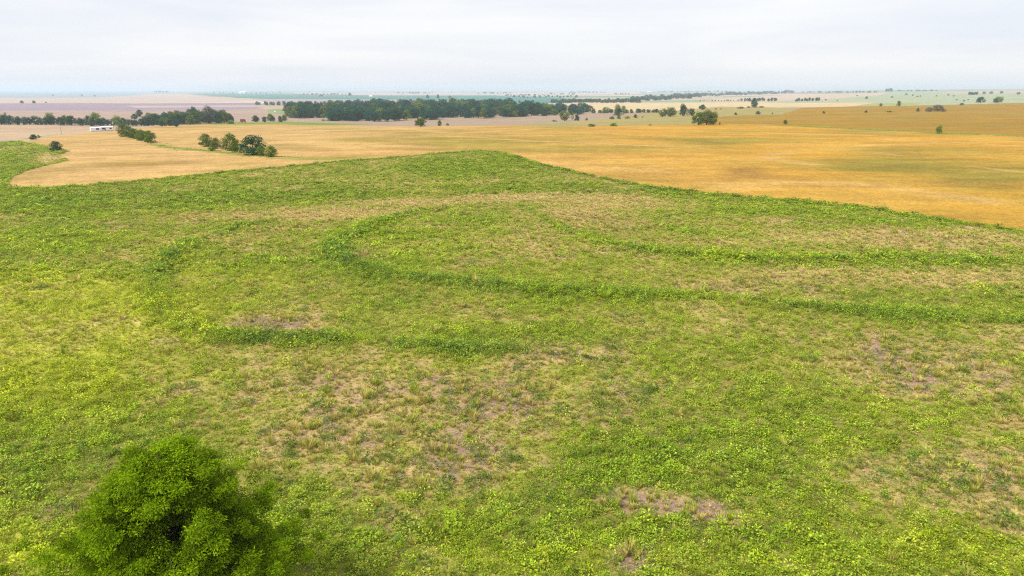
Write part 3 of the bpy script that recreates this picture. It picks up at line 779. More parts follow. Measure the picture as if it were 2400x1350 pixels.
SINGLE = [
 # hedge row and bushes standing in the golden field on the left
 (291, 320.5, 29, 27, 'bush', 'olive', 'pale olive tree at the far left end of the hedge row by the trailer'),
 (303, 322.5, 25, 23, 'bush', 'green', 'second tree from the left in the hedge row, beside the pale olive one'),
 (316, 325.5, 22, 24, 'bush', 'green', 'low rounded bush in the middle of the hedge row'),
 (329, 329, 23, 24, 'bush', 'green', 'bush just left of the two near bushes of the hedge row'),
 (342, 332.5, 23, 25, 'bush', 'green', 'second nearest bush of the hedge row'),
 (353, 335, 26, 26, 'bush', 'green', 'nearest rounded tree at the right end of the hedge row'),
 (484, 343.5, 27, 30, 'bush', 'green', 'leftmost rounded tree of the thicket in the golden field'),
 (507, 348, 23, 21, 'bush', 'green', 'small tree behind the narrow shrub in the left of the thicket'),
 (498, 353.5, 21, 17, 'bush', 'olive', 'narrow upright shrub in front of the leftmost thicket trees'),
 (520, 351, 17, 14, 'thin', 'brown', 'brownish half bare shrub in the middle of the thicket'),
 (541, 353, 36, 36, 'bush', 'green', 'tall middle tree of the thicket in the golden field'),
 (553, 357, 21, 19, 'bush', 'green', 'round bush at the foot of the tall middle thicket tree'),
 (567, 358.5, 19, 14, 'bush', 'olive', 'small olive bush left of the biggest thicket tree'),
 (594, 363, 42, 52, 'bush', 'dark', 'biggest dark broad tree of the thicket in the golden field'),
 (613, 365, 22, 20, 'bush', 'green', 'bush against the right foot of the biggest thicket tree'),
 (635, 368, 24, 30, 'bush', 'green', 'low bush at the right end of the thicket'),
 (133, 355, 22, 25, 'bush', 'dark', 'lone dark bush in the notch at the left end of the golden field'),
 (78, 327, 11, 17, 'bush', 'dark', 'low dark shrub on the left edge of the green field'),
 (91, 323, 6, 9, 'bush', 'green', 'tiny shrub right beside the low dark shrub on the left edge'),
 # along the crest of the golden field
 (986, 296.5, 17.5, 29, 'round', 'green', 'round green tree alone on the middle crest of the golden field'),
 (1030, 295, 12, 10, 'bush', 'green', 'small upright tree right of the round crest tree'),
 (1049, 294.5, 5, 7, 'bush', 'blue', 'tiny shrub right of the small crest tree'),
 (757, 284, 4, 9, 'bush', 'green', 'tiny green bush left of the front woodland block'),
 (1637, 293, 27, 32, 'round', 'green', 'left stem of the big dense clump on the golden field edge'),
 (1656, 293, 31, 30, 'round', 'olive', 'middle tallest stem of the big dense clump on the golden field edge'),
 (1671, 293, 27, 24, 'spread', 'olive', 'right stem of the big dense clump on the golden field edge'),
 (1687, 292, 5, 4, 'bush', 'dark', 'tiny dark shrub just right of the big dense clump'),
 (1385, 296.5, 5.5, 18, 'bush', 'dark', 'flat dark shrub on the golden field edge, left of a brighter one'),
 (1438, 295.5, 6.5, 20, 'bush', 'yellow', 'flat bright green shrub on the golden field edge'),
 (1524, 294, 3, 9, 'bush', 'yellow', 'very low bright shrub on the golden field edge'),
 (1323, 283.5, 21, 23, 'spread', 'olive', 'leafy olive tree left of two slim trees beyond the crest'),
 (1342, 283.5, 19, 9, 'thin', 'olive', 'slim sparse tree between two leafy ones beyond the crest'),
 (1352, 283, 13, 13, 'bush', 'dark', 'dark bushy tree right of the slim sparse one beyond the crest'),
 (1375, 282.5, 6, 8, 'cedar', 'cedar', 'small cedar alone on the greenish pasture'),
 (1300, 285, 3, 14, 'bush', 'dark', 'low dark brush left of the leafy olive tree'),
 (1434, 279.5, 6, 14, 'bush', 'dark', 'low rounded bush left of the tall cedar'),
 (1450, 279.5, 10, 11, 'cedar', 'cedar', 'dark round cedar in front of the tall cedar'),
 (1450, 271.5, 17, 25, 'cedar', 'cedar', 'tall dark spreading cedar on the pasture'),
 (1447, 268, 21, 15, 'poplar', 'light', 'light green cottonwood rising behind the tall cedar'),
 (1461, 266, 16, 14, 'poplar', 'light', 'light green cottonwood right of the tall cedar'),
 (1470, 278, 5, 13, 'bush', 'green', 'low green bush right of the dark round cedar'),
 (1489, 277, 9, 11, 'cedar', 'cedar', 'pointed small cedar right of the low green bush'),
 (1506, 276.5, 3.5, 4, 'bush', 'brown', 'tiny brown shrub right of the pointed cedar'),
 (1421, 264.5, 12, 17, 'spread', 'light', 'pale leafy tree in the low hedge left of the tall cedar'),
 (1553, 274, 17, 20, 'spread', 'olive', 'left open crowned tree of the pair on the pasture'),
 (1571, 273.5, 20, 24, 'spread', 'olive', 'right taller open crowned tree of the pair on the pasture'),
 (1599, 272.5, 25, 18, 'round', 'dark', 'tall dark tree right of the open crowned pair'),
 (1611, 272.5, 16, 15, 'thin', 'grey', 'grey half dead tree right of the tall dark tree'),
 (1621, 272, 16, 13, 'spread', 'dark', 'forked dark tree right of the grey half dead one'),
 (1646, 257.5, 11, 16, 'round', 'dark', 'round dark tree behind the forked tree, by the pale wheat'),
 (1678, 257, 3, 5, 'bush', 'brown', 'tiny brown shrub right of the round dark tree'),
 (1689, 256.5, 2.5, 5, 'bush', 'olive', 'tiny olive shrub by the pale wheat, farther right'),
 (1724, 270, 6, 9, 'cedar', 'cedar', 'small cedar on the tan grass right of the clump'),
 (1777, 268, 7, 13, 'bush', 'grey', 'grey low bush right of the small cedar on tan grass'),
 (1767, 252.5, 20, 17, 'poplar', 'dark', 'tall upright tree by the pale wheat field'),
 (1736, 254.5, 4, 17, 'bush', 'dark', 'flat dark bush left of the tall upright tree'),
 (1755, 252.5, 3, 9, 'bush', 'dark', 'low brush at the left foot of the tall upright tree'),
 (1785, 252, 3, 14, 'bush', 'dark', 'low brush at the right foot of the tall upright tree'),
 (1840, 291.5, 9.5, 9, 'round', 'green', 'small round tree at the left end of the fence line'),
 (2201, 313, 17, 15, 'round', 'yellow', 'bright bushy tree on the fence line at the right'),
 (1810, 268, 4, 4, 'bush', 'cedar', 'tiny dark shrub at the left of the brown gold field'),
 (1930, 266, 5, 9, 'cedar', 'cedar', 'small cedar left of another in the brown gold field'),
 (2030, 264, 5, 9, 'cedar', 'cedar', 'small cedar farther right in the brown gold field'),
 (2084, 263, 3, 15, 'bush', 'green', 'flat green bush in the brown gold field'),
 (2151, 261.5, 8, 9, 'cedar', 'cedar', 'pointed cedar left of the grey thicket in the brown gold field'),
 (2176, 261.5, 9, 15, 'bush', 'grey', 'grey bush at the left of the grey thicket'),
 (2198, 261.5, 14, 22, 'spread', 'grey', 'largest grey tree of the thicket in the brown gold field'),
 (2212, 261.5, 6, 12, 'bush', 'grey', 'low grey bush at the right of the grey thicket'),
 (2298, 241, 12, 19, 'round', 'dark', 'large round dark tree on the edge of the pasture hill'),
 (2333, 241, 8, 11, 'round', 'dark', 'smaller dark tree left of the pale one on the pasture edge'),
 (2341, 240, 12, 20, 'spread', 'light', 'pale feathery tree on the right edge of the pasture'),
 (2254, 246, 4, 11, 'bush', 'dark', 'flat dark bush left of the large round tree'),
 (2105, 249, 11, 10, 'round', 'green', 'small rounded tree by the pale track'),
 (2064, 249, 6, 7, 'bush', 'dark', 'dark shrub left of the pale track'),
 (2031, 231.5, 5.5, 8, 'cedar', 'cedar', 'dark cedar alone on the left of the pasture hill'),
 (52, 243, 6.5, 7.5, 'round', 'blue', 'left of three small trees on the tan far left hill'),
 (80, 242.5, 6, 7.5, 'round', 'blue', 'middle of three small trees on the tan far left hill'),
 (108, 241.5, 3, 4, 'bush', 'blue', 'smallest of three trees on the tan far left hill'),
 (1002, 231.5, 8.5, 8, 'poplar', 'blue', 'left of three trees in the blue green crop field'),
 (1027, 231.5, 9, 8, 'poplar', 'blue', 'middle of three trees in the blue green crop field'),
 (1055, 231.5, 7, 8, 'spread', 'light', 'pale right one of three trees in the blue green crop field'),
 (820, 224.5, 6.5, 8, 'round', 'blue', 'lone far tree near the white barn'),
 (753, 226, 4, 10, 'bush', 'blue', 'flat far shrub at the top of the blue green crop field'),
]
for s in SINGLE:
    small = s[2] < 6.5 and s[4] == 'bush'
    place(*s[:6], s[6], far=small)

# rows and woods: every tree its own object
def row(n, us, v0, v1, hr, kinds, cols, label, group, far=False, jitter=1.5, wf=(.8, 1.2)):
    for k in range(n):
        t = (k + rt.uniform(.05, .95)) / n; u = us[0] + (us[1] - us[0]) * t
        v = v0 + (v1 - v0) * t + rt.uniform(-jitter, jitter)
        if 552 < u < 590 and v > 280: continue      # the farm machine stands clear of trees
        hp = rt.uniform(*hr)
        if far:
            mass(u, v, hp, hp * rt.uniform(*wf), rt.choice(cols), (group, label)); continue
        place(u, v, hp, hp * rt.uniform(*wf), rt.choice(kinds), rt.choice(cols), label, group, far, name='tree', cat='tree')
RK, DC = ['round', 'round', 'spread', 'round', 'bush'], ['dark', 'dark', 'dark', 'blue', 'green']
CREEK, CG = 'dark green tree in the long creek row left behind the white trailer', 'creek trees on the left'
row(22, (-60, 190), 291.5, 293, (15, 21), RK, DC, 'dark green tree in the creek row left of its tall light green tree', CG)
row(20, (190, 420), 294, 296, (13, 20), RK, DC, 'dark green creek tree directly behind the white trailer house and hedge row', CG)
row(26, (340, 540), 292, 287, (17, 26), RK, DC + ['olive'], 'dark green tree in the thick right part of the creek row', CG)
row(10, (400, 520), 282, 280, (17, 25), RK, DC, 'dark green tree at the back of the thick right part of the creek row', CG)
row(12, (530, 672), 287, 284.5, (10, 17), ['round', 'bush'], ['dark', 'green'], 'low dark tree between the creek row and the woodland, near the red farm machine', CG)
for s in [(226, 294, 27, 27, 'round', 'light', 'tall light green tree standing above the creek row'),
          (120, 292, 25, 20, 'spread', 'olive', 'pale olive tree in the left part of the creek row'),
          (276, 296, 22, 17, 'spread', 'light', 'light green tree in the creek row behind the utility pole'),
          (327, 274, 15, 16, 'round', 'dark', 'round dark tree standing alone above the creek row'),
          (316, 280, 12, 15, 'round', 'dark', 'round dark tree just below the lone one above the creek row'),
          (491, 289, 36, 26, 'poplar', 'grey', 'tall pale grey cottonwood in the creek row'),
          (457, 286, 32, 18, 'round', 'dark', 'tall dark tree left of the grey cottonwood'),
          (447, 292, 20, 24, 'round', 'olive', 'pale green tree at the front of the creek row'),
          (15, 291.5, 25, 14, 'thin', 'grey', 'bare grey tree at the left end of the creek row'),
          (542, 290, 8, 15, 'bush', 'light', 'light green willow bush left of the red farm machine')]:
    place(*s)
WOOD, WG = 'dark green tree in the dense woodland beyond the golden field', 'woodland trees'
def wood(n, poly, hr, label, group, cols, kinds=RK, far=False):
    p = np.array(poly, float); lo, hi = p.min(0), p.max(0); c = 0
    while c < n:
        u, v = rt.uniform(lo[0], hi[0]), rt.uniform(lo[1], hi[1])
        if not inside(np.array([u]), np.array([v]), p)[0]: continue
        hp = rt.uniform(*hr)
        if far:
            mass(u, v, hp, hp * rt.uniform(.9, 1.35), rt.choice(cols), (group, label)); c += 1; continue
        place(u, v, hp, hp * rt.uniform(.9, 1.35), rt.choice(kinds), rt.choice(cols), label, group, name='tree', cat='tree'); c += 1
FC = ['dark', 'dark', 'dark', 'blue', 'blue', 'blue', 'green', 'olive']
BACK, BG = 'dense dark green woodland behind its front trees', 'wood'
wood(22, [(672, 272), (760, 272), (760, 277.5), (672, 277.5)], (18, 27), 'dark green front tree of the left woodland block', WG, FC)
wood(60, [(775, 279), (860, 280), (1050, 274), (1180, 271), (1290, 267), (1290, 271), (1180, 276), (1050, 281), (860, 286), (780, 284.5)], (18, 27), 'dark green front tree of the long middle woodland', WG, FC)
wood(32, [(1190, 267), (1390, 263.5), (1390, 268), (1290, 271.5), (1190, 275.5)], (12, 19), 'front tree of the lower right end of the woodland', WG, FC + ['light'])
wood(40, [(676, 264), (756, 262), (756, 272), (676, 272)], (18, 26), BACK, BG, FC, far=True)
wood(230, [(772, 260), (860, 256), (1180, 252), (1290, 258), (1290, 268), (1180, 272), (1050, 276), (860, 281), (780, 280)], (15, 24), BACK, BG, FC, far=True)
wood(120, [(765, 250), (860, 245.5), (1100, 246), (1210, 252), (900, 257), (775, 259)], (9, 14), BACK, BG, FC, far=True)
wood(90, [(1170, 255), (1380, 257), (1390, 264), (1190, 270)], (10, 17), BACK, BG, FC + ['light'], far=True)
HEDGE = 'rounded tree in the low hedge running right from the woodland'
row(16, (1390, 1545), 265.5, 264, (6, 9), ['round', 'bush'], ['dark', 'green'], HEDGE, 'hedge trees right of the woodland', wf=(1.2, 1.9), jitter=.5)
FB, FBG = 'small blue green tree in the tree belts behind the woodland', 'far tree belts'
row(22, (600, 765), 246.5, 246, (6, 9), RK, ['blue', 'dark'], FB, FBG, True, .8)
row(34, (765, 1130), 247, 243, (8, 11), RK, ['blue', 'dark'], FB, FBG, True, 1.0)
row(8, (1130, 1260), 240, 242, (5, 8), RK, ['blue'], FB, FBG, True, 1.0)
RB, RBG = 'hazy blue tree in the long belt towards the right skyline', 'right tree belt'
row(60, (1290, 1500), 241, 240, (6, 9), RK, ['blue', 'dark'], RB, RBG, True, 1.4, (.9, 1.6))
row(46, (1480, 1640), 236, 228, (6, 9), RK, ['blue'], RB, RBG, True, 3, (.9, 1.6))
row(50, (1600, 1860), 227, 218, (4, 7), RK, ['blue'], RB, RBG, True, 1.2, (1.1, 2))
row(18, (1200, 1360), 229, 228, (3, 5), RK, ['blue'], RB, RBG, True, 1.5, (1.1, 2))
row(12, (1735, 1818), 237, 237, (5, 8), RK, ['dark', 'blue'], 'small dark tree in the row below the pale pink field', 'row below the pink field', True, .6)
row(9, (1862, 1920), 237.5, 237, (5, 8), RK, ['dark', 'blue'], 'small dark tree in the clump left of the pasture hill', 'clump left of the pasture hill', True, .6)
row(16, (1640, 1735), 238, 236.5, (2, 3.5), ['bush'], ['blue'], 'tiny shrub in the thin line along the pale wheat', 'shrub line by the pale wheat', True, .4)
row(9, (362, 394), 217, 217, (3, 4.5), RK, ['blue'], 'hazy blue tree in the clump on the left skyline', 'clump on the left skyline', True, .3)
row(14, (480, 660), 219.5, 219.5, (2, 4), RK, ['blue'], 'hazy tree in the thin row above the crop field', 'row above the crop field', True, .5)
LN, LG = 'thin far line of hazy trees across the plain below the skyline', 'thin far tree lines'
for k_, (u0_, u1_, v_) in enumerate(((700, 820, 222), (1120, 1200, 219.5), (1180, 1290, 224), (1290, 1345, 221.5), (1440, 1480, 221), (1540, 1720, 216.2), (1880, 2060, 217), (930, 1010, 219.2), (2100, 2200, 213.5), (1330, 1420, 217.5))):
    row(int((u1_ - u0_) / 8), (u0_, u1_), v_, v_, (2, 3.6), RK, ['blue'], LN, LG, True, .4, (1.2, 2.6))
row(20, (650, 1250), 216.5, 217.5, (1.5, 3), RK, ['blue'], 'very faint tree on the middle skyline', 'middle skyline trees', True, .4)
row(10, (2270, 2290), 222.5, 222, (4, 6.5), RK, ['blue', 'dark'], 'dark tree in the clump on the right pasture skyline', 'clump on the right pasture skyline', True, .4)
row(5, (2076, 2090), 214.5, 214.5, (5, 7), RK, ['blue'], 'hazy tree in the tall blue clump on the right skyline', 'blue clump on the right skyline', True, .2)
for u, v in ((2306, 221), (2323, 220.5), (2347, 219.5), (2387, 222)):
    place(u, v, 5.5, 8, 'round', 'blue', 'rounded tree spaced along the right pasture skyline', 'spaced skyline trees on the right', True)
for u, v in ((2009, 225.5), (2091, 229), (2124, 222.5), (2139, 224.5), (2157, 226.5), (2150, 227), (2222, 224), (2242, 235), (2269, 235), (2259, 238), (2195, 226), (2235, 226), (2040, 217), (1962, 237), (1935, 235.5), (222, 226), (192, 225.5), (125, 225)):
    place(u, v, rt.uniform(2, 3.6), rt.uniform(3, 6), 'bush', 'dark', 'tiny dark shrub dotted on the hazy pasture', 'shrubs dotted on the far pasture', True)

MN = {'wood': 'woodland'}
for (g_, lb), L_ in MASS.items():
    A_ = np.array(L_)
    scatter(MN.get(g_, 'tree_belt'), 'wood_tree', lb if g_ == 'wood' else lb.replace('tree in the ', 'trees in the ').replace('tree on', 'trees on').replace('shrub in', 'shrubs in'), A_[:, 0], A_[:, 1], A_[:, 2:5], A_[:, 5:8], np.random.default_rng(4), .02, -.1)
# the big feathery tree in the lower left corner, trunk and limbs inside a layered crown
def big_tree():
    rng = np.random.default_rng(23)
    dtop = ray(np.array([368.0]), np.array([1062.0]))[0]
    ztop = 12.6
    t = (H - ztop) / -dtop[2]
    bx, by = dtop[0] * t, dtop[1] * t
    z0 = gz(bx, by)
    root = bpy.data.objects.new('feathery_tree', None); COL.objects.link(root); root.location = (bx, by, z0)
    hgt = ztop - z0
    def env(z):      # crown half width against height
        return np.interp(z / hgt, [.10, .2, .32, .45, .58, .68, .73, .82, .92, 1.0], [4.0, 5.6, 6.2, 6.0, 5.4, 4.8, 3.6, 2.9, 2.0, .7])
    limbs = []
    trunk = np.array([(0, 0, -.15), (.05, 0, 1.2), (.12, .05, 2.6), (.05, .1, 4.2), (.0, 0, 6.2), (.12, .05, 8.5), (.05, .0, 10.8), (0, 0, 12.6)])
    limbs.append(tube(trunk, [.34, .27, .24, .20, .16, .11, .06, .02], 9))
    clusters = []
    nl = 88
    for k in range(nl):
        u = (k + .5) / nl
        z = 2.0 + (hgt - 2.3) * u ** .9
        a = k * 2.39996 + rng.normal(0, .25)
        tx = np.interp(z * .82, trunk[:, 2], trunk[:, 0]); ty = np.interp(z * .82, trunk[:, 2], trunk[:, 1])
        r = env(z) * rng.uniform(.8, 1.03)
        tip = np.array([r * math.cos(a), r * math.sin(a), z + rng.normal(0, .15)])
        st = np.array([tx, ty, max(1.5, z - .32 * r - .3)])
        mid = st * .45 + tip * .55 + np.array([0, 0, .28 * r * .5]); q1 = st * .8 + tip * .2 + np.array([0, 0, .12 * r])
        rad = .02 + .011 * r
        limbs.append(tube([st, q1, mid, tip], [rad, rad * .8, rad * .5, .012], 5))
        for s in np.linspace(.34, 1.0, 6):
            p = (1 - s) ** 2 * st + 2 * s * (1 - s) * mid + s * s * tip
            for _ in range(3):
                off = rng.normal(0, .40 + .085 * r, 3) * [1, 1, .4]
                clusters.append((p + off, .34 + .28 * rng.random(), a))
        side = np.array([-math.sin(a), math.cos(a), 0])
        for sg in (-1, 1):
            e = mid + sg * side * r * .28 + (tip - mid) * .35
            limbs.append(tube([mid * .7 + st * .3, (mid + e) / 2 + [0, 0, .1], e], [rad * .45, rad * .3, .008], 4))
            clusters.append((e, .7, a + sg * .5)); clusters.append((e * .6 + mid * .4, .6, a))
    tv, tf = join(limbs)
    mesh_obj('trunk', tv, tf, M_BARK, root, True)
    C, D, U, L, W, T = [], [], [], [], [], []
    # a gap on the near side where the fork of the trunk shows
    g0 = np.array([.1, 0, 8.0]); gd = np.array([-bx, -by, H - z0 - 8.0]); gd /= np.linalg.norm(gd)
    def in_gap(p):
        w_ = p - g0; t_ = w_ @ gd
        return t_ > -.3 and np.linalg.norm(w_ - t_ * gd) < .62
    clusters = [c_ for c_ in clusters if not in_gap(c_[0])]
    for (p, s, a) in clusters:
        n = int(190 + 80 * rng.random())
        v = rng.normal(0, 1, (n, 3)); v /= np.linalg.norm(v, axis=1, keepdims=True)
        c = p + v * (rng.random(n) ** .5)[:, None] * np.array([s, s, s * .55])
        wind = np.array([math.cos(a), math.sin(a), -.25]) * .7 + np.array([.35, .1, 0])
        C.append(c); D.append(wind * .6 + v * .6 + rng.normal(0, .55, (n, 3))); U.append(rng.normal(0, .5, (n, 3)) + [0, 0, 1])
        L.append(rng.uniform(.10, .22, n)); W.append(rng.uniform(.045, .08, n))
        cl = rng.uniform(.62, 1.3); tt = tint(rng, n, .2) * cl
        yl = rng.random(n) < .03
        tt[yl] *= [1.7, 1.35, .8]
        T.append(tt)
    C, D, U, L, W, T = (np.concatenate(q_) for q_ in (C, D, U, L, W, T))
    co, qd = leaf_quads(C, D, U, L, W)
    me = finish_leaf('crown', co, qd, T, [M_LEAF])
    o = bpy.data.objects.new('crown', me); COL.objects.link(o); o.parent = root; o.color = (.185, .29, .003, 1)
    tag(root, 'big feathery bright green tree in the lower left corner', 'tree')
    print('big tree leaves', len(qd), bx, by)
big_tree()

# ------------------------------------------------------------------ trailer house, poles, farm machine, barns, posts
M_WHITE = plain('white siding', (.80, .80, .82), .5, 3, .06)
M_ROOF = plain('pale metal roof', (.74, .74, .76), .4, 2, .08)
M_GLASS = plain('dark window glass', (.03, .05, .09), .15, 2, .1)
M_DOOR = plain('dark door', (.10, .09, .12), .5, 4, .1)
M_SKIRT = plain('grey skirting', (.45, .44, .42), .7, 4, .15)
M_WOOD = plain('weathered wood', (.30, .27, .24), .9, 12, .3)
M_RED = plain('red paint', (.36, .03, .035), .4, 3, .15)
M_DKRED = plain('dark red paint', (.16, .018, .035), .5, 3, .15)
M_RUBBER = plain('tyre rubber', (.02, .02, .02), .9, 6, .2)
M_STEEL = plain('grey steel', (.38, .37, .42), .45, 5, .15)
M_INSUL = plain('pale grey can', (.7, .7, .7), .4, 5, .1)
def box(x0, x1, y0, y1, z0, z1, bev=0.0):
    v = [(x0, y0, z0), (x1, y0, z0), (x1, y1, z0), (x0, y1, z0), (x0, y0, z1), (x1, y0, z1), (x1, y1, z1), (x0, y1, z1)]
    f = [(3, 2, 1, 0), (4, 5, 6, 7), (0, 1, 5, 4), (1, 2, 6, 5), (2, 3, 7, 6), (3, 0, 4, 7)]
    return v, f
def gable(x0, x1, y0, y1, z, h, ov=.25, th=.12):
    ym = (y0 + y1) / 2
    prof = [(y0 - ov, z - .05), (ym, z + h), (y1 + ov, z - .05), (y1 + ov, z - .05 + th), (ym, z + h + th), (y0 - ov, z - .05 + th)]
    v = [(x, a, b) for x in (x0 - ov, x1 + ov) for a, b in prof]
    f = [(k, (k + 1) % 6, 6 + (k + 1) % 6, 6 + k) for k in range(6)]
    f += [(5, 4, 1, 0), (4, 3, 2, 1), (6, 7, 10, 11), (7, 8, 9, 10)]
    return v, f
def pent(x0, x1, y0, y1, z0, z1, h):
    ym = (y0 + y1) / 2
    pr = [(y0, z0), (y1, z0), (y1, z1), (ym, z1 + h), (y0, z1)]
    v = [(x, a, b) for x in (x0, x1) for a, b in pr]
    return v, [(k, (k + 1) % 5, 5 + (k + 1) % 5, 5 + k) for k in range(5)] + [(4, 3, 2, 1, 0), (5, 6, 7, 8, 9)]
def empty(name, x, y, rz=0, z=None):
    o = bpy.data.objects.new(name, None); COL.objects.link(o)
    o.location = (x, y, gz(x, y) if z is None else z); o.rotation_euler = (0, 0, rz)
    return o
pc = ground_hit([239], [307.5])[0]
def trailer():
    c = pc; ang = math.radians(42); Lh = 9.6
    zs = [gz(c[0] + s * Lh * math.cos(ang), c[1] + s * Lh * math.sin(ang)) for s in (-1, 0, 1)]
    r = empty('trailer_house', c[0], c[1], ang, min(zs) - .1)
    lift = max(zs) - min(zs) + .1
    r.rotation_euler = (0, -math.atan2(zs[2] - zs[0], 2 * Lh) * .8, ang); r.location.z = max(sum(zs) / 3, zs[1]) + .25
    h0, h1 = .5, 3.3
    for nm, x0, x1, dz, y0, y1 in (('wall', -Lh, -.8, 0, -2.3, 2.3), ('wall', -.8, Lh, .35, -2.1, 2.1)):
        mesh_obj(nm, *pent(x0, x1, y0, y1, h0, h1 + dz, .55), M_WHITE, r)
        mesh_obj('roof', *gable(x0, x1, y0, y1, h1 + dz, .56, .15, .1), M_ROOF, r)
        mesh_obj('skirting', *box(x0 + .05, x1 - .05, y0 + .04, y1 - .04, -.35, h0), M_SKIRT, r)
    def opening(x, w_, z0, z1, yy, nm, mat):
        o = mesh_obj(nm, *box(x - w_ / 2, x + w_ / 2, yy - .06, yy + .05, z0, z1), M_WHITE, r)
        mesh_obj('pane' if nm == 'window' else 'panel', *box(x - w_ / 2 + .07, x + w_ / 2 - .07, yy - .085, yy - .03, z0 + .07, z1 - .07), mat, o)
    opening(-Lh * .42, 2.4, 1.3, 2.9, -2.3, 'window', M_GLASS)
    opening(-Lh * .30, .9, 1.7, 2.7, -2.3, 'window', M_GLASS)
    opening(Lh * .10, 2.2, 1.3, 3.0, -2.1, 'window', M_GLASS)
    opening(Lh * .26, 1.2, .7, 3.1, -2.1, 'door', M_DOOR)
    opening(Lh * .76, 2.0, 1.5, 2.9, -2.1, 'window', M_GLASS)
    o = mesh_obj('window', *box(-Lh - .06, -Lh + .05, -.6, .6, 1.4, 2.6), M_STEEL, r)
    mesh_obj('pane', *box(-Lh - .085, -Lh - .03, -.5, .5, 1.5, 2.5), M_GLASS, o)
    tag(r, 'long white trailer house in the tan field left of the hedge row', 'trailer house')
trailer()
def pole(u, v, hp, label, arm=True):
    p = ground_hit([u], [v])[0]; k = p[1] / F * 1.04; h_ = hp * k
    r = empty('utility_pole', p[0], p[1], .25)
    mesh_obj('post', *tube([(0, 0, -.4), (0, 0, h_ * .5), (0, 0, h_)], [.20, .17, .12], 8), M_WOOD, r)
    if arm:
        mesh_obj('crossarm', *box(-1.3, 1.3, -.08, .08, h_ - .9, h_ - .68), M_WOOD, r)
        for x in (-1.15, -.4, .4, 1.15):
            mesh_obj('insulator', *tube([(x, 0, h_ - .70), (x, 0, h_ - .45)], [.05, .07], 6), M_INSUL, r)
        mesh_obj('transformer', *tube([(-.38, -.1, h_ - 2.3), (-.38, -.1, h_ - 2.2), (-.38, -.1, h_ - 1.35), (-.38, -.1, h_ - 1.25)], [.22, .32, .32, .2], 10), M_INSUL, r)
    tag(r, label, 'utility pole')
pole(267, 304, 18, 'pale utility pole with crossarm at the right end of the trailer house')
pole(144, 313.5, 17, 'thin plain pole in the tan field left of the trailer house', False)

def farm_machine():
    p = ground_hit([570], [288.0])[0]
    p = p * (1 + 14 / math.hypot(*p))
    r = empty('farm_machine', p[0], p[1], math.radians(10))
    r.scale = (1.05,) * 3
    body = join([box(-1.6, 3.0, -1.4, 1.4, 1.2, 3.1), box(-.6, 2.6, -1.25, 1.25, 3.1, 3.7)])
    mesh_obj('body', *body, M_RED, r)
    mesh_obj('grain_tank', *join([box(-.7, 1.4, -1.45, 1.45, 3.7, 4.3)]), M_RED, r)
    cab = mesh_obj('cab', *box(-3.1, -1.6, -1.1, 1.1, 1.6, 4.2), M_DKRED, r)
    mesh_obj('window', *box(-3.13, -3.08, -.95, .95, 2.4, 3.9), M_GLASS, cab)
    mesh_obj('window', *box(-2.95, -1.75, -1.13, -1.08, 2.4, 3.9), M_GLASS, cab)
    mesh_obj('engine_deck', *box(1.4, 3.4, -1.2, 1.2, 3.1, 3.5), M_DKRED, r)
    mesh_obj('header', *join([box(-6.6, -4.2, -3.2, 3.2, .35, 1.0), box(-4.4, -2.9, -.6, .6, .7, 1.5)]), M_STEEL, r)
    for (x, y, rr) in ((-1.6, -1.75, 1.0), (-1.6, 1.75, 1.0), (2.3, -1.5, .65), (2.3, 1.5, .65)):
        w = mesh_obj('wheel', *tube([(x, y - .3, rr), (x, y - .22, rr), (x, y + .22, rr), (x, y + .3, rr)], [rr * .8, rr, rr, rr * .8], 16), M_RUBBER, r)
        mesh_obj('rim', *tube([(x, y - .33, rr), (x, y + .33, rr)], [rr * .5, rr * .5], 12), M_STEEL, w)
    mesh_obj('unloading_auger', *tube([(-.8, -1.5, 3.4), (1.0, -1.7, 3.7), (3.8, -1.7, 3.6)], [.18, .18, .16], 8), M_DKRED, r)
    tag(r, 'red farm machine parked at the left end of the bright green crest strip', 'farm machine')
farm_machine()

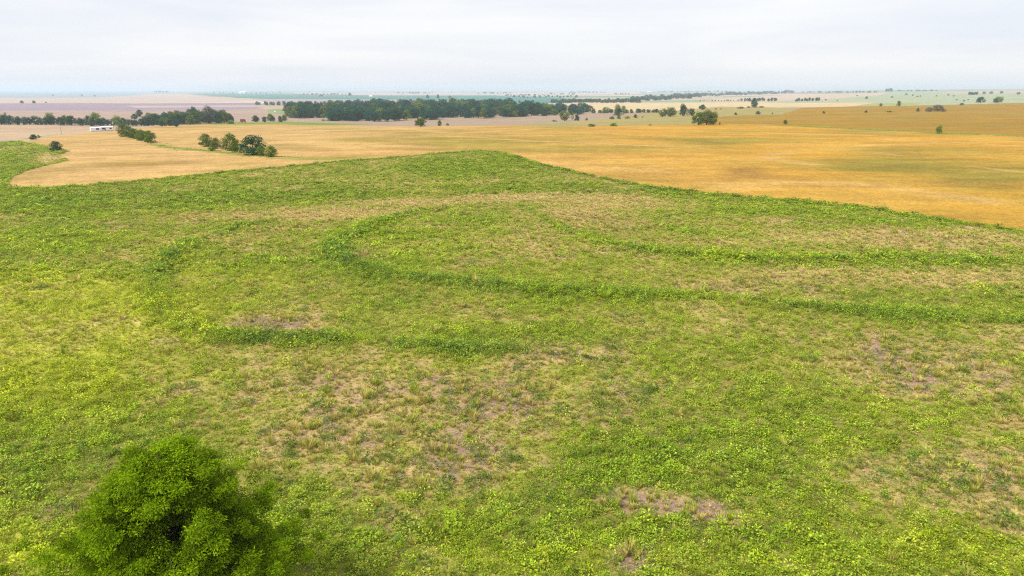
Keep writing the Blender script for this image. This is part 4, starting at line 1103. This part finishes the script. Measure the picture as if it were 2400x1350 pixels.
def barn(u, v, wp, label, mat, roof):
    p = ground_hit([u], [v])[0]; k = p[1] / F * 1.04; L_ = wp * k / 2
    r = empty('barn', p[0], p[1], rt.uniform(-.3, .3))
    d_, h_ = L_ * .55, L_ * .45
    mesh_obj('wall', *pent(-L_, L_, -d_, d_, -.5, h_, d_ * .5), mat, r)
    mesh_obj('roof', *gable(-L_, L_, -d_, d_, h_, d_ * .51, .4, .25), roof, r)
    mesh_obj('door', *box(-L_ * .2, L_ * .2, -d_ - .1, -d_ + .1, 0, h_ * .85), M_STEEL, r)
    tag(r, label, 'barn')
barn(869, 226.5, 7, 'white barn in the blue green crop field below the skyline', M_WHITE, M_ROOF)
barn(569, 219.8, 14, 'wide white barn among hazy trees on the left of the middle skyline', M_WHITE, M_ROOF)
barn(1521, 217.0, 8, 'white barn on the skyline right of the middle', M_WHITE, M_ROOF)
barn(645, 262.5, 4, 'tiny white shed on the small meadow, left of another', M_WHITE, M_ROOF)
barn(665.5, 262.8, 4, 'tiny white shed against the woodland edge', M_WHITE, M_ROOF)

def fence_post(u, v, hp, label):
    p = ground_hit([u], [v])[0]; k = p[1] / F * 1.04; h_ = hp * k
    rad = .09
    V, Fc = tube([(0, 0, -.4), (0, 0, h_ * .5), (.02, .01, h_ * .97), (.02, .01, h_)], [rad, rad * .95, rad * .85, rad * .5], 8)
    o = mesh_obj('fence_post', V, Fc, M_WOOD)
    o.location = (p[0], p[1], gz(*p)); o.rotation_euler = (rt.uniform(-.05, .05), rt.uniform(-.05, .05), 0)
    tag(o, label, 'fence post', 'fence posts')
fence_post(1125, 354, 8, 'weathered post at the far corner of the green field')
fence_post(2077, 494, 9, 'weathered post on the right edge between green and golden fields')
fence_post(1724, 460.5, 5, 'short stub on the edge of the golden field left of the taller post')
for u, v, t in ((2177, 311, 'fence line post just left of the bright bushy tree'), (2222, 313, 'fence line post just right of the bright bushy tree'), (2293, 316, 'second fence line post right of the bright bushy tree'), (2342, 318.5, 'fence line post nearest the right edge of the picture')):
    fence_post(u, v, 5, t)

# ------------------------------------------------------------------ the hazy air
hb = mesh_obj('haze', *box(-60000, 60000, -3000, 60000, -60, 90), None)
hm = bpy.data.materials.new('haze air'); hm.use_nodes = True
hn = hm.node_tree.nodes; hn.clear()
ho, hv = hn.new('ShaderNodeOutputMaterial'), hn.new('ShaderNodeVolumePrincipled')
hv.inputs['Color'].default_value = (.72, .86, 1.0, 1); hv.inputs['Density'].default_value = 0.95e-4; hv.inputs['Anisotropy'].default_value = 0.2
hm.node_tree.links.new(hv.outputs[0], ho.inputs['Volume'])
hb.data.materials.append(hm)
tag(hb, 'thin bluish summer haze over the whole farmland', kind='stuff')
